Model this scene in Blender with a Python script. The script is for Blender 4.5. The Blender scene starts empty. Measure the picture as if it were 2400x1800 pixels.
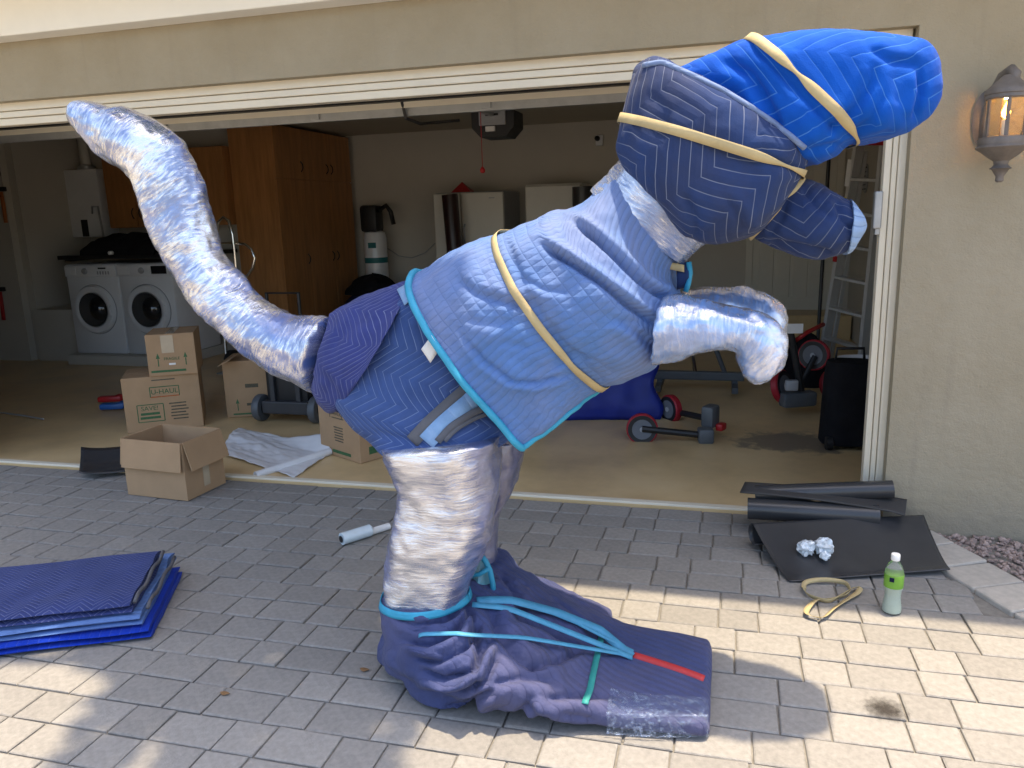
import bpy, bmesh, math, random
from mathutils import Vector, Matrix, noise
from mathutils.bvhtree import BVHTree

SC = bpy.context.scene
COL = SC.collection
R = math.radians
random.seed(7)

# ------------------------------------------------------------------ camera, sky, sun, exposure
CAM_H = 1.52
FPX = 1830.0                      # focal length in photo pixels (photo 2400 x 1800)
AX_R = Vector((0.96619191, 0.25610456, -0.02972614))
AX_D = Vector((0.02632620, -0.21269280, -0.97676441))
AX_F = Vector((-0.25647636, 0.94295929, -0.21224432))
cam_data = bpy.data.cameras.new('camera')
cam = bpy.data.objects.new('camera', cam_data)
COL.objects.link(cam)
cam_data.sensor_fit = 'HORIZONTAL'
cam_data.sensor_width = 36.0
cam_data.lens = FPX / 2400.0 * 36.0
cam_data.clip_start = 0.05
cam_data.clip_end = 600
rot = Matrix((AX_R, -AX_D, -AX_F)).transposed()
cam.matrix_world = Matrix.Translation((0, 0, CAM_H)) @ rot.to_4x4()
SC.camera = cam

SUN_VEC = Vector((0.10, 0.045, 1.0)).normalized()      # towards the sun: almost overhead, a little behind the house
SUN_EL = math.asin(SUN_VEC.z)
SUN_ROT = math.atan2(SUN_VEC.x, SUN_VEC.y)
world = bpy.data.worlds.new('World')
SC.world = world
world.use_nodes = True
nt = world.node_tree
sky = nt.nodes.new('ShaderNodeTexSky')
sky.sky_type = 'NISHITA'
sky.sun_disc = False
sky.sun_elevation = SUN_EL
sky.sun_rotation = SUN_ROT
sky.air_density = 1.0
sky.dust_density = 3.0
sky.ozone_density = 1.0
bg = nt.nodes['Background']
bg.inputs['Strength'].default_value = 0.15
nt.links.new(sky.outputs['Color'], bg.inputs['Color'])

sun_data = bpy.data.lights.new('sun', 'SUN')
sun_data.energy = 2.6
sun_data.angle = R(1.1)
sun_data.color = (1.0, 0.84, 0.61)
sun = bpy.data.objects.new('sun', sun_data)
COL.objects.link(sun)
sun.rotation_euler = SUN_VEC.to_track_quat('Z', 'Y').to_euler()
sun.location = (3, 4, 9)

SC.view_settings.view_transform = 'Standard'
SC.view_settings.look = 'None'
SC.view_settings.gamma = 1.0
SC.view_settings.use_curve_mapping = False
SC.view_settings.exposure = 1.52
SC.cycles.max_bounces = 10
SC.cycles.diffuse_bounces = 6
SC.cycles.glossy_bounces = 4
SC.cycles.transmission_bounces = 6
SC.cycles.use_denoising = True
SC.cycles.sample_clamp_indirect = 6.0

# ------------------------------------------------------------------ places seen in the photograph -> metres
CAMP = Vector((0, 0, CAM_H))
def ray(x, y):
    return AX_R * ((x - 1200) / FPX) + AX_D * ((y - 900) / FPX) + AX_F
def G(x, y, z=0.0):
    """point at height z"""
    d = ray(x, y); return CAMP + d * ((z - CAM_H) / d.z)
def V(x, y, Y):
    """point at depth Y"""
    d = ray(x, y); return CAMP + d * (Y / d.y)
K = 2400 / 2212.0
def VD(p, Y): return V(p[0] * K, p[1] * K, Y)
def GD(p, z=0.0): return G(p[0] * K, p[1] * K, z)
def PX(P):
    q = P - CAMP; z = q.dot(AX_F)
    return (1200 + FPX * q.dot(AX_R) / z) / K, (900 + FPX * q.dot(AX_D) / z) / K

# ------------------------------------------------------------------ materials
MATS = {}
def nodes_of(name):
    m = bpy.data.materials.new(name); m.use_nodes = True
    t = m.node_tree; b = t.nodes['Principled BSDF']
    MATS[name] = m
    return m, t, b
def N(t, typ, **kw):
    n = t.nodes.new(typ)
    for k, v in kw.items():
        if k in n.inputs.keys() if hasattr(n.inputs, 'keys') else False:
            n.inputs[k].default_value = v
        else:
            setattr(n, k, v)
    return n
def MATH(t, op, a, b=None, c=None):
    n = t.nodes.new('ShaderNodeMath'); n.operation = op
    for i, v in enumerate((a, b, c)):
        if v is None: continue
        if isinstance(v, (int, float)): n.inputs[i].default_value = v
        else: t.links.new(v, n.inputs[i])
    return n.outputs[0]
def MIXC(t, fac, a, b, blend='MIX'):
    n = t.nodes.new('ShaderNodeMix'); n.data_type = 'RGBA'; n.blend_type = blend
    for i, v in ((0, fac), (6, a), (7, b)):
        if isinstance(v, (int, float)): n.inputs[i].default_value = v
        elif isinstance(v, tuple): n.inputs[i].default_value = (*v, 1) if len(v) == 3 else v
        else: t.links.new(v, n.inputs[i])
    return n.outputs[2]
def TEX(t, kind, vec, **kw):
    n = t.nodes.new('ShaderNodeTex' + kind)
    for k, v in kw.items():
        if k in [i.name for i in n.inputs]: n.inputs[k].default_value = v
        else: setattr(n, k, v)
    if vec is not None: t.links.new(vec, n.inputs['Vector'])
    return n
def COORD(t, which='Object', scale=None, rot=None):
    c = t.nodes.new('ShaderNodeTexCoord').outputs[which]
    if scale is None and rot is None: return c
    m = t.nodes.new('ShaderNodeMapping')
    if scale is not None: m.inputs['Scale'].default_value = scale
    if rot is not None: m.inputs['Rotation'].default_value = rot
    t.links.new(c, m.inputs['Vector']); return m.outputs['Vector']
def RAMP(t, fac, stops):
    n = t.nodes.new('ShaderNodeValToRGB')
    el = n.color_ramp.elements
    while len(el) < len(stops): el.new(0.5)
    for e, (p, c) in zip(el, stops):
        e.position = p; e.color = (*c, 1) if len(c) == 3 else c
    t.links.new(fac, n.inputs['Fac']); return n.outputs['Color']
def BUMP(t, h, strength=0.3, dist=0.01, normal=None):
    n = t.nodes.new('ShaderNodeBump'); n.inputs['Strength'].default_value = strength
    n.inputs['Distance'].default_value = dist
    t.links.new(h, n.inputs['Height'])
    if normal is not None: t.links.new(normal, n.inputs['Normal'])
    return n.outputs['Normal']

def mat(name, col, rough=0.6, var=0.12, scale=8.0, bump=0.15, bscale=60.0, metal=0.0, coat=0.0, spec=0.5, dirt=None, per_object=0.0, which='Object', stretch=None, bdist=0.004):
    m, t, b = nodes_of(name)
    vec = COORD(t, which, stretch)
    n1 = TEX(t, 'Noise', vec, Scale=scale, Detail=6.0, Roughness=0.6)
    dark = tuple(c * (1 - var) for c in col); lite = tuple(min(1, c * (1 + var)) for c in col)
    c = RAMP(t, n1.outputs['Fac'], [(0.3, dark), (0.7, lite)])
    if dirt:
        n3 = TEX(t, 'Noise', vec, Scale=scale * 0.33, Detail=8.0, Roughness=0.7)
        f = RAMP(t, n3.outputs['Fac'], [(0.48, (0, 0, 0)), (0.72, (1, 1, 1))])
        f = MATH(t, 'MULTIPLY', f, dirt[1])
        c = MIXC(t, f, c, dirt[0])
    if per_object:
        oi = t.nodes.new('ShaderNodeObjectInfo')
        f = MATH(t, 'MULTIPLY_ADD', oi.outputs['Random'], 2 * per_object, 1 - per_object)
        hsv = t.nodes.new('ShaderNodeHueSaturation')
        t.links.new(f, hsv.inputs['Value']); t.links.new(c, hsv.inputs['Color'])
        c = hsv.outputs['Color']
    t.links.new(c, b.inputs['Base Color'])
    b.inputs['Roughness'].default_value = rough
    b.inputs['Metallic'].default_value = metal
    b.inputs['Coat Weight'].default_value = coat
    b.inputs['Specular IOR Level'].default_value = spec
    if bump:
        n2 = TEX(t, 'Noise', vec, Scale=bscale, Detail=5.0, Roughness=0.6)
        t.links.new(BUMP(t, n2.outputs['Fac'], bump, bdist), b.inputs['Normal'])
    return m

def quilt(name, col, stitch, pattern='chevron', S=0.05, P=0.16, angle=0.0, depth=0.8, var=0.18, worn=0.3, wornc=None, line=0.0022, amt=0.7, coords='UV', sheen=0.06, crumple=1.0):
    """quilted moving blanket; the stitching lies in the cloth's own UV metres"""
    m, t, b = nodes_of(name)
    vec = COORD(t, coords, None, (0, 0, angle))
    nz = TEX(t, 'Noise', vec, Scale=5.0, Detail=3.0)
    # slight wander of the stitch lines
    mixv = t.nodes.new('ShaderNodeVectorMath'); mixv.operation = 'MULTIPLY_ADD'
    t.links.new(nz.outputs['Color'], mixv.inputs[0]); mixv.inputs[1].default_value = (0.012, 0.012, 0.0); t.links.new(vec, mixv.inputs[2])
    sep = t.nodes.new('ShaderNodeSeparateXYZ'); t.links.new(mixv.outputs[0], sep.inputs[0])
    u, v = sep.outputs[0], sep.outputs[1]
    def lines(coord, spacing, width):
        s = MATH(t, 'FRACT', MATH(t, 'DIVIDE', coord, spacing))
        d = MATH(t, 'ABSOLUTE', MATH(t, 'SUBTRACT', s, 0.5))          # 0 mid puff .. 0.5 at the stitch
        e = MATH(t, 'MULTIPLY', MATH(t, 'SUBTRACT', 0.5, d), spacing)   # metres from the stitch
        ln = t.nodes.new('ShaderNodeMapRange'); ln.interpolation_type = 'SMOOTHSTEP'
        t.links.new(e, ln.inputs['Value']); ln.inputs['From Min'].default_value = width * 0.45; ln.inputs['From Max'].default_value = width * 1.4
        ln.inputs['To Min'].default_value = 1.0; ln.inputs['To Max'].default_value = 0.0
        puff = MATH(t, 'POWER', MATH(t, 'MULTIPLY', MATH(t, 'SUBTRACT', 0.5, d), 2.0), 0.5)
        return ln.outputs[0], puff
    if pattern == 'chevron':
        tri = MATH(t, 'MULTIPLY', MATH(t, 'ABSOLUTE', MATH(t, 'SUBTRACT', MATH(t, 'FRACT', MATH(t, 'DIVIDE', u, P)), 0.5)), P * 0.95)
        ln, puff = lines(MATH(t, 'ADD', v, tri), S, line)
    elif pattern == 'lines':
        ln, puff = lines(v, S, line)
    elif pattern == 'rib':
        l1, p1 = lines(u, S * 1.7, line); l2, p2 = lines(v, S, line)
        patch = RAMP(t, TEX(t, 'Noise', vec, Scale=3.0, Detail=2.0).outputs['Fac'], [(0.45, (0, 0, 0)), (0.6, (1, 1, 1))])
        ln = MATH(t, 'MAXIMUM', MATH(t, 'MULTIPLY', l1, patch), l2)
        puff = MATH(t, 'MINIMUM', MATH(t, 'MAXIMUM', p1, MATH(t, 'SUBTRACT', 1.0, patch)), p2)
    else:
        l1, p1 = lines(u, S * 1.6, line); l2, p2 = lines(v, S, line)
        ln = MATH(t, 'MAXIMUM', l1, l2); puff = MATH(t, 'MINIMUM', p1, p2)
    n1 = TEX(t, 'Noise', vec, Scale=7.0, Detail=6.0, Roughness=0.65)
    c = RAMP(t, n1.outputs['Fac'], [(0.3, tuple(x * (1 - var) for x in col)), (0.7, tuple(min(1, x * (1 + var)) for x in col))])
    if wornc:
        n4 = TEX(t, 'Noise', vec, Scale=2.2, Detail=5.0, Roughness=0.6)
        f = MATH(t, 'MULTIPLY', RAMP(t, n4.outputs['Fac'], [(0.42, (0, 0, 0)), (0.66, (1, 1, 1))]), worn)
        c = MIXC(t, f, c, wornc)
    faint = RAMP(t, nz.outputs['Fac'], [(0.35, (0.35, 0.35, 0.35)), (0.62, (1, 1, 1))])
    c = MIXC(t, MATH(t, 'MULTIPLY', MATH(t, 'MULTIPLY', ln, amt), faint), c, stitch)
    t.links.new(c, b.inputs['Base Color'])
    b.inputs['Roughness'].default_value = 0.85
    b.inputs['Specular IOR Level'].default_value = 0.12
    b.inputs['Sheen Weight'].default_value = sheen
    b.inputs['Sheen Roughness'].default_value = 0.5
    fine = TEX(t, 'Noise', vec, Scale=260.0, Detail=2.0)
    wr = TEX(t, 'Noise', vec, Scale=26.0, Detail=4.0, Roughness=0.55)
    hh = MATH(t, 'ADD', puff, MATH(t, 'MULTIPLY', wr.outputs['Fac'], crumple))
    n_a = BUMP(t, hh, depth, 0.009)
    n_b = BUMP(t, fine.outputs['Fac'], 0.25, 0.002, n_a)
    t.links.new(n_b, b.inputs['Normal'])
    return m

def film(name, col, milky=(0.80, 0.80, 0.80), amount=0.5, stretch=(40, 5, 1), coords='UV', rough=0.22, lo=0.40, hi=0.66, haze=0.10, panel=0.0, edge=0.55):
    """many layers of clear stretch film over blue cloth: part mirror, part milky, part cloth"""
    m, t, b = nodes_of(name)
    base = COORD(t, coords)
    wv = TEX(t, 'Noise', base, Scale=5.0, Detail=2.0)
    mv = t.nodes.new('ShaderNodeVectorMath'); mv.operation = 'MULTIPLY_ADD'
    t.links.new(wv.outputs['Color'], mv.inputs[0]); mv.inputs[1].default_value = (0.06, 0.06, 0.03); t.links.new(base, mv.inputs[2])
    mp = t.nodes.new('ShaderNodeMapping'); mp.inputs['Scale'].default_value = stretch; t.links.new(mv.outputs[0], mp.inputs['Vector'])
    vec = mp.outputs['Vector']
    n1 = TEX(t, 'Noise', vec, Scale=1.0, Detail=8.0, Roughness=0.72)
    n2 = TEX(t, 'Noise', base, Scale=9.0, Detail=6.0, Roughness=0.62)
    n3 = TEX(t, 'Noise', base, Scale=4.0, Detail=4.0, Roughness=0.6)
    n5 = TEX(t, 'Noise', vec, Scale=2.6, Detail=4.0, Roughness=0.6)
    c0 = RAMP(t, n2.outputs['Fac'], [(0.3, tuple(x * 0.5 for x in col)), (0.7, tuple(min(1, x * 1.35) for x in col))])
    t.links.new(c0, b.inputs['Base Color'])
    b.inputs['Roughness'].default_value = 0.6
    b.inputs['Coat Weight'].default_value = 1.0
    b.inputs['Coat Roughness'].default_value = 0.09
    b.inputs['Coat IOR'].default_value = 2.1
    hh = MATH(t, 'ADD', MATH(t, 'MULTIPLY', n2.outputs['Fac'], 1.0), MATH(t, 'ADD', MATH(t, 'MULTIPLY', n1.outputs['Fac'], 0.7), MATH(t, 'MULTIPLY', n5.outputs['Fac'], 0.28)))
    nrm = BUMP(t, hh, 0.6, 0.009)
    t.links.new(nrm, b.inputs['Normal']); t.links.new(nrm, b.inputs['Coat Normal'])
    g = t.nodes.new('ShaderNodeBsdfPrincipled')
    g.inputs['Base Color'].default_value = (*milky, 1)
    g.inputs['Metallic'].default_value = 0.85
    g.inputs['Roughness'].default_value = rough
    t.links.new(nrm, g.inputs['Normal'])
    f = MATH(t, 'ADD', MATH(t, 'MULTIPLY', n5.outputs['Fac'], 0.36), MATH(t, 'ADD', MATH(t, 'MULTIPLY', n1.outputs['Fac'], 0.20), MATH(t, 'MULTIPLY', n3.outputs['Fac'], 0.44)))
    f = RAMP(t, f, [(lo, (0, 0, 0)), (hi, (1, 1, 1))])
    f = MATH(t, 'MULTIPLY_ADD', f, amount, haze)
    if panel:  # ragged stripe down the near side: reflection of the sunlit driveway painted in
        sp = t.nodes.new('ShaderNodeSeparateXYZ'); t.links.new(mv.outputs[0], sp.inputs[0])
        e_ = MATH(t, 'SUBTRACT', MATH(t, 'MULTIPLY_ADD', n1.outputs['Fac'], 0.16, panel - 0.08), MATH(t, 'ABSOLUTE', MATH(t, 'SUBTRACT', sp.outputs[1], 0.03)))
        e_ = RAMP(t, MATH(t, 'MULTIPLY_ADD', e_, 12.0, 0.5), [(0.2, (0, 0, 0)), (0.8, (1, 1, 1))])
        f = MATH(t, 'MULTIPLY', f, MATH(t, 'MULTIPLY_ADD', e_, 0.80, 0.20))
    fr = t.nodes.new('ShaderNodeFresnel'); fr.inputs['IOR'].default_value = 1.55; t.links.new(nrm, fr.inputs['Normal'])
    f = MATH(t, 'MINIMUM', MATH(t, 'ADD', f, MATH(t, 'MULTIPLY', fr.outputs[0], edge)), 0.92)
    mx = t.nodes.new('ShaderNodeMixShader')
    t.links.new(f, mx.inputs[0]); t.links.new(b.outputs[0], mx.inputs[1]); t.links.new(g.outputs[0], mx.inputs[2])
    t.links.new(mx.outputs[0], t.nodes['Material Output'].inputs['Surface'])
    return m

def clear_film(name, amount=0.45, scale=18.0):
    m, t, b = nodes_of(name)
    vec = COORD(t)
    n1 = TEX(t, 'Noise', vec, Scale=scale, Detail=8.0, Roughness=0.7)
    b.inputs['Base Color'].default_value = (0.55, 0.66, 0.88, 1); b.inputs['Roughness'].default_value = 0.15; b.inputs['Metallic'].default_value = 0.5
    t.links.new(BUMP(t, n1.outputs['Fac'], 0.9, 0.012), b.inputs['Normal'])
    tr_ = t.nodes.new('ShaderNodeBsdfTransparent')
    f = MATH(t, 'MULTIPLY_ADD', RAMP(t, n1.outputs['Fac'], [(0.50, (0, 0, 0)), (0.66, (1, 1, 1))]), amount, 0.05)
    mx = t.nodes.new('ShaderNodeMixShader'); t.links.new(f, mx.inputs[0]); t.links.new(tr_.outputs[0], mx.inputs[1]); t.links.new(b.outputs[0], mx.inputs[2])
    t.links.new(mx.outputs[0], t.nodes['Material Output'].inputs['Surface'])
    return m
def emis(name, col, strength):
    m, t, b = nodes_of(name)
    b.inputs['Base Color'].default_value = (*col, 1)
    b.inputs['Emission Color'].default_value = (*col, 1)
    b.inputs['Emission Strength'].default_value = strength
    return m
def glass(name, col=(1, 1, 1), rough=0.05, trans=1.0, ior=1.3):
    m, t, b = nodes_of(name)
    n1 = TEX(t, 'Noise', COORD(t), Scale=30.0)
    c = RAMP(t, n1.outputs['Fac'], [(0.3, tuple(x * 0.92 for x in col)), (0.7, col)])
    t.links.new(c, b.inputs['Base Color'])
    b.inputs['Roughness'].default_value = rough
    b.inputs['Transmission Weight'].default_value = trans
    b.inputs['IOR'].default_value = ior
    return m

# ------------------------------------------------------------------ mesh helpers
class MB:
    def __init__(s): s.v = []; s.f = []; s.uv = None
    def add(s, vs, fs):
        o = len(s.v); s.v += [Vector(v) for v in vs]; s.f += [tuple(i + o for i in f) for f in fs]; return s
    def box(s, c, d, rz=0.0, bevel=0.0, M=None):
        bm = bmesh.new(); bmesh.ops.create_cube(bm, size=1.0)
        for v in bm.verts: v.co = Vector((v.co.x * d[0], v.co.y * d[1], v.co.z * d[2]))
        if bevel: bmesh.ops.bevel(bm, geom=bm.edges[:], offset=bevel, segments=2, profile=0.5, affect='EDGES')
        mm = Matrix.Translation(c) @ (M if M is not None else Matrix.Rotation(rz, 4, 'Z'))
        bm.verts.index_update()
        s.add([mm @ v.co for v in bm.verts], [[v.index for v in f.verts] for f in bm.faces]); bm.free(); return s
    def tube(s, pts, r, n=10, closed=False, cap=True):
        pts = [Vector(p) for p in pts]; L = len(pts); o = len(s.v); up = Vector((0.03, 0.05, 1)).normalized(); prev = None
        for i, p in enumerate(pts):
            a = pts[i - 1] if (i or closed) else p; b2 = pts[(i + 1) % L] if (i < L - 1 or closed) else p
            tg = (b2 - a).normalized()
            if prev is None:
                prev = tg.cross(up)
                if prev.length < 0.2: prev = tg.cross(Vector((1, 0, 0)))
            x = (prev - tg * prev.dot(tg)).normalized(); prev = x; y = tg.cross(x)
            rr = r[i] if isinstance(r, (list, tuple)) else r
            for k in range(n):
                th = 2 * math.pi * k / n; s.v.append(p + x * (rr * math.cos(th)) + y * (rr * math.sin(th)))
        for i in range(L if closed else L - 1):
            for k in range(n):
                a = o + i * n + k; b2 = o + i * n + (k + 1) % n; c = o + ((i + 1) % L) * n + (k + 1) % n; d = o + ((i + 1) % L) * n + k
                s.f.append((a, b2, c, d))
        if cap and not closed:
            s.f.append(tuple(o + k for k in reversed(range(n)))); s.f.append(tuple(o + (L - 1) * n + k for k in range(n)))
        return s
    def lathe(s, prof, c=(0, 0, 0), M=None, n=28):
        o = len(s.v); mm = Matrix.Translation(c) @ (M if M is not None else Matrix.Identity(4))
        for r, z in prof:
            for k in range(n):
                th = 2 * math.pi * k / n; s.v.append(mm @ Vector((r * math.cos(th), r * math.sin(th), z)))
        for i in range(len(prof) - 1):
            for k in range(n):
                s.f.append((o + i * n + k, o + i * n + (k + 1) % n, o + (i + 1) * n + (k + 1) % n, o + (i + 1) * n + k))
        s.f.append(tuple(o + k for k in reversed(range(n)))); s.f.append(tuple(o + (len(prof) - 1) * n + k for k in range(n)))
        return s
    def prism(s, poly, vec):
        """closed outline of 3-D points pushed along vec"""
        n = len(poly); vec = Vector(vec); o = len(s.v)
        s.v += [Vector(p) for p in poly] + [Vector(p) + vec for p in poly]
        s.f.append(tuple(o + i for i in reversed(range(n)))); s.f.append(tuple(o + n + i for i in range(n)))
        for i in range(n): s.f.append((o + i, o + (i + 1) % n, o + n + (i + 1) % n, o + n + i))
        return s
    def rings(s, rings, caps=(True, True)):
        o = len(s.v); n = len(rings[0])
        for r in rings: s.v += [Vector(p) for p in r]
        for i in range(len(rings) - 1):
            for k in range(n):
                s.f.append((o + i * n + k, o + i * n + (k + 1) % n, o + (i + 1) * n + (k + 1) % n, o + (i + 1) * n + k))
        if caps[0]: s.f.append(tuple(o + k for k in reversed(range(n))))
        if caps[1]: s.f.append(tuple(o + (len(rings) - 1) * n + k for k in range(n)))
        return s
    def sheet(s, fn, nu, nv, thick=0.0):
        """grid surface fn(u,v) -> point, with thickness"""
        P = [[Vector(fn(i / nu, j / nv)) for j in range(nv + 1)] for i in range(nu + 1)]
        o = len(s.v); w = nv + 1
        for i in range(nu + 1): s.v += P[i]
        for i in range(nu):
            for j in range(nv): s.f.append((o + i * w + j, o + (i + 1) * w + j, o + (i + 1) * w + j + 1, o + i * w + j + 1))
        if thick:
            o2 = len(s.v)
            for i in range(nu + 1):
                for j in range(w):
                    du = P[min(i + 1, nu)][j] - P[max(i - 1, 0)][j]; dv = P[i][min(j + 1, nv)] - P[i][max(j - 1, 0)]
                    nn = du.cross(dv); nn = nn.normalized() if nn.length > 1e-9 else Vector((0, 0, 1))
                    s.v.append(P[i][j] - nn * thick)
            for i in range(nu):
                for j in range(nv): s.f.append((o2 + i * w + j, o2 + i * w + j + 1, o2 + (i + 1) * w + j + 1, o2 + (i + 1) * w + j))
            edge = [(i, 0) for i in range(nu + 1)] + [(nu, j) for j in range(1, nv + 1)] + [(i, nv) for i in range(nu - 1, -1, -1)] + [(0, j) for j in range(nv - 1, 0, -1)]
            for a, b in zip(edge, edge[1:] + edge[:1]):
                i1 = a[0] * w + a[1]; i2 = b[0] * w + b[1]
                s.f.append((o + i2, o + i1, o2 + i1, o2 + i2))
        return s
    def build(s, name, m, parent=None, smooth=False, world=False, fix=True):
        me = bpy.data.meshes.new(name)
        off = parent_loc(parent) if (world and parent is not None) else Vector()
        me.from_pydata([tuple(v - off) for v in s.v], [], s.f)
        if fix:
            bm = bmesh.new(); bm.from_mesh(me); bmesh.ops.recalc_face_normals(bm, faces=bm.faces[:]); bm.to_mesh(me); bm.free()
        if smooth is True:
            for p in me.polygons: p.use_smooth = True
        elif smooth:
            for p in me.polygons: p.use_smooth = True
            me.set_sharp_from_angle(angle=R(smooth))
        return link(me, name, m, parent)
def parent_loc(p):
    q = Vector(p.location)
    while p.parent is not None: p = p.parent; q = q + Vector(p.location)
    return q
def link(me, name, m, parent=None):
    o = bpy.data.objects.new(name, me); COL.objects.link(o)
    if m is not None: me.materials.append(MATS[m] if isinstance(m, str) else m)
    if parent is not None: o.parent = parent
    return o
def tag(o, label, cat, group=None, kind=None):
    if label: o['label'] = label
    if cat: o['category'] = cat
    if group: o['group'] = group
    if kind: o['kind'] = kind
    return o
def thing(name, label, cat, loc=(0, 0, 0), rotz=0.0, group=None):
    o = bpy.data.objects.new(name, None); COL.objects.link(o)
    o.empty_display_size = 0.1
    o.location = loc; o.rotation_euler = (0, 0, rotz)
    return tag(o, label, cat, group)
def fbm(p, s=1.0, o=4):
    return noise.fractal(Vector(p) * s, 0.9, 2.0, o)
def lettering(txt, size, M, m, parent, name='lettering', ext=0.0004):
    cu = bpy.data.curves.new(name, 'FONT'); cu.body = txt; cu.size = size; cu.align_x = 'CENTER'; cu.align_y = 'CENTER'; cu.extrude = ext
    tmp = bpy.data.objects.new(name, cu); COL.objects.link(tmp)
    me = bpy.data.meshes.new_from_object(tmp.evaluated_get(bpy.context.evaluated_depsgraph_get()))
    bpy.data.objects.remove(tmp)
    o = link(me, name, m, parent); o.matrix_local = M
    return o
# ------------------------------------------------------------------ material list
def stucco_material():
    m, t, b = nodes_of('stucco')
    vec = COORD(t)
    n1 = TEX(t, 'Noise', vec, Scale=2.2, Detail=7.0, Roughness=0.65)
    c = RAMP(t, n1.outputs['Fac'], [(0.3, (0.345, 0.296, 0.205)), (0.7, (0.400, 0.350, 0.255))])
    sp = t.nodes.new('ShaderNodeSeparateXYZ'); t.links.new(vec, sp.inputs[0])
    n2 = TEX(t, 'Noise', vec, Scale=9.0, Detail=6.0, Roughness=0.7)
    # rain splash and dust low on the wall
    sdirt = MATH(t, 'SUBTRACT', MATH(t, 'MULTIPLY', n2.outputs['Fac'], 0.5), sp.outputs[2])
    sdirt = RAMP(t, sdirt, [(0.02, (0, 0, 0)), (0.22, (1, 1, 1))])
    c = MIXC(t, MATH(t, 'MULTIPLY', sdirt, 0.45), c, (0.24, 0.21, 0.165))
    # a few weather streaks
    st = TEX(t, 'Noise', COORD(t, 'Object', (14, 14, 0.8)), Scale=1.0, Detail=5.0)
    c = MIXC(t, MATH(t, 'MULTIPLY', RAMP(t, st.outputs['Fac'], [(0.58, (0, 0, 0)), (0.75, (1, 1, 1))]), 0.22), c, (0.25, 0.22, 0.17))
    t.links.new(c, b.inputs['Base Color'])
    b.inputs['Roughness'].default_value = 0.93; b.inputs['Specular IOR Level'].default_value = 0.2
    f1 = TEX(t, 'Noise', vec, Scale=120.0, Detail=5.0, Roughness=0.65); f2 = TEX(t, 'Noise', vec, Scale=16.0, Detail=4.0, Roughness=0.55)
    t.links.new(BUMP(t, f1.outputs['Fac'], 0.6, 0.006, BUMP(t, f2.outputs['Fac'], 0.45, 0.02)), b.inputs['Normal'])
stucco_material()
mat('trim_paint', (0.78, 0.71, 0.56), 0.45, 0.04, 5.0, 0.05, 30.0, spec=0.4, dirt=((0.62, 0.55, 0.43), 0.35))
mat('soffit_paint', (0.90, 0.87, 0.78), 0.6, 0.03, 4.0, 0.1, 40.0, spec=0.3)
mat('roof_tile', (0.33, 0.22, 0.16), 0.85, 0.2, 6.0, 0.3, 30.0)
mat('inside_wall', (0.53, 0.50, 0.435), 0.85, 0.04, 2.0, 0.15, 120.0, spec=0.25, dirt=((0.50, 0.46, 0.39), 0.25))
mat('ceiling_paint', (0.48, 0.445, 0.37), 0.9, 0.03, 2.0, 0.1, 90.0, spec=0.2)
mat('paver', (0.262, 0.247, 0.224), 0.9, 0.16, 45.0, 0.6, 170.0, spec=0.2, per_object=0.10, dirt=((0.30, 0.28, 0.25), 0.45), bdist=0.003)
mat('joint_sand', (0.22, 0.205, 0.18), 0.95, 0.2, 30.0, 0.4, 120.0, spec=0.1)
mat('kerb_block', (0.46, 0.42, 0.36), 0.9, 0.12, 30.0, 0.5, 150.0, spec=0.2, per_object=0.08)
mat('gravel_stone', (0.36, 0.27, 0.23), 0.85, 0.45, 28.0, 0.4, 90.0, spec=0.3)
mat('earth', (0.20, 0.16, 0.13), 0.95, 0.25, 20.0, 0.5, 60.0, spec=0.1)
mat('far_ground', (0.40, 0.345, 0.255), 0.9, 0.1, 0.4, 0.1, 20.0, spec=0.2)
mat('wood', (0.38, 0.175, 0.060), 0.45, 0.22, 2.2, 0.05, 30.0, spec=0.4, stretch=(9, 9, 0.9))
mat('dark_metal', (0.03, 0.028, 0.028), 0.4, 0.1, 8.0, 0.05, 40.0, metal=0.6)
mat('white_enamel', (0.74, 0.75, 0.76), 0.28, 0.03, 4.0, 0.02, 20.0, coat=0.3)
mat('fridge_white', (0.62, 0.60, 0.53), 0.35, 0.03, 4.0, 0.05, 60.0)
mat('dark_glass', (0.012, 0.013, 0.016), 0.06, 0.3, 6.0, 0.0, spec=0.7)
mat('grey_plastic', (0.34, 0.35, 0.37), 0.45, 0.08, 8.0, 0.05, 60.0)
mat('slate_plastic', (0.085, 0.095, 0.105), 0.45, 0.1, 8.0, 0.05, 60.0)
mat('black_plastic', (0.012, 0.012, 0.013), 0.5, 0.25, 8.0, 0.08, 60.0)
mat('black_cloth', (0.010, 0.010, 0.012), 0.9, 0.3, 8.0, 0.4, 120.0, spec=0.15)
mat('navy_cloth', (0.012, 0.016, 0.045), 0.9, 0.3, 8.0, 0.4, 90.0, spec=0.15)
mat('counter', (0.015, 0.015, 0.017), 0.35, 0.2, 12.0, 0.05, 60.0)
mat('chrome', (0.75, 0.73, 0.68), 0.18, 0.05, 8.0, 0.02, 30.0, metal=1.0)
mat('aluminium', (0.60, 0.60, 0.58), 0.38, 0.08, 6.0, 0.05, 60.0, metal=0.25, stretch=(20, 20, 2))
mat('galvanised', (0.40, 0.41, 0.41), 0.45, 0.12, 10.0, 0.1, 60.0, metal=0.6)
mat('red_plastic', (0.42, 0.018, 0.02), 0.4, 0.1, 8.0, 0.05, 40.0)
mat('blue_plastic', (0.02, 0.10, 0.32), 0.4, 0.1, 8.0, 0.05, 40.0)
mat('red_tyre', (0.34, 0.012, 0.025), 0.45, 0.12, 8.0, 0.1, 60.0)
mat('yellow_label', (0.72, 0.62, 0.03), 0.5, 0.06, 20.0, 0.0)
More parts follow.
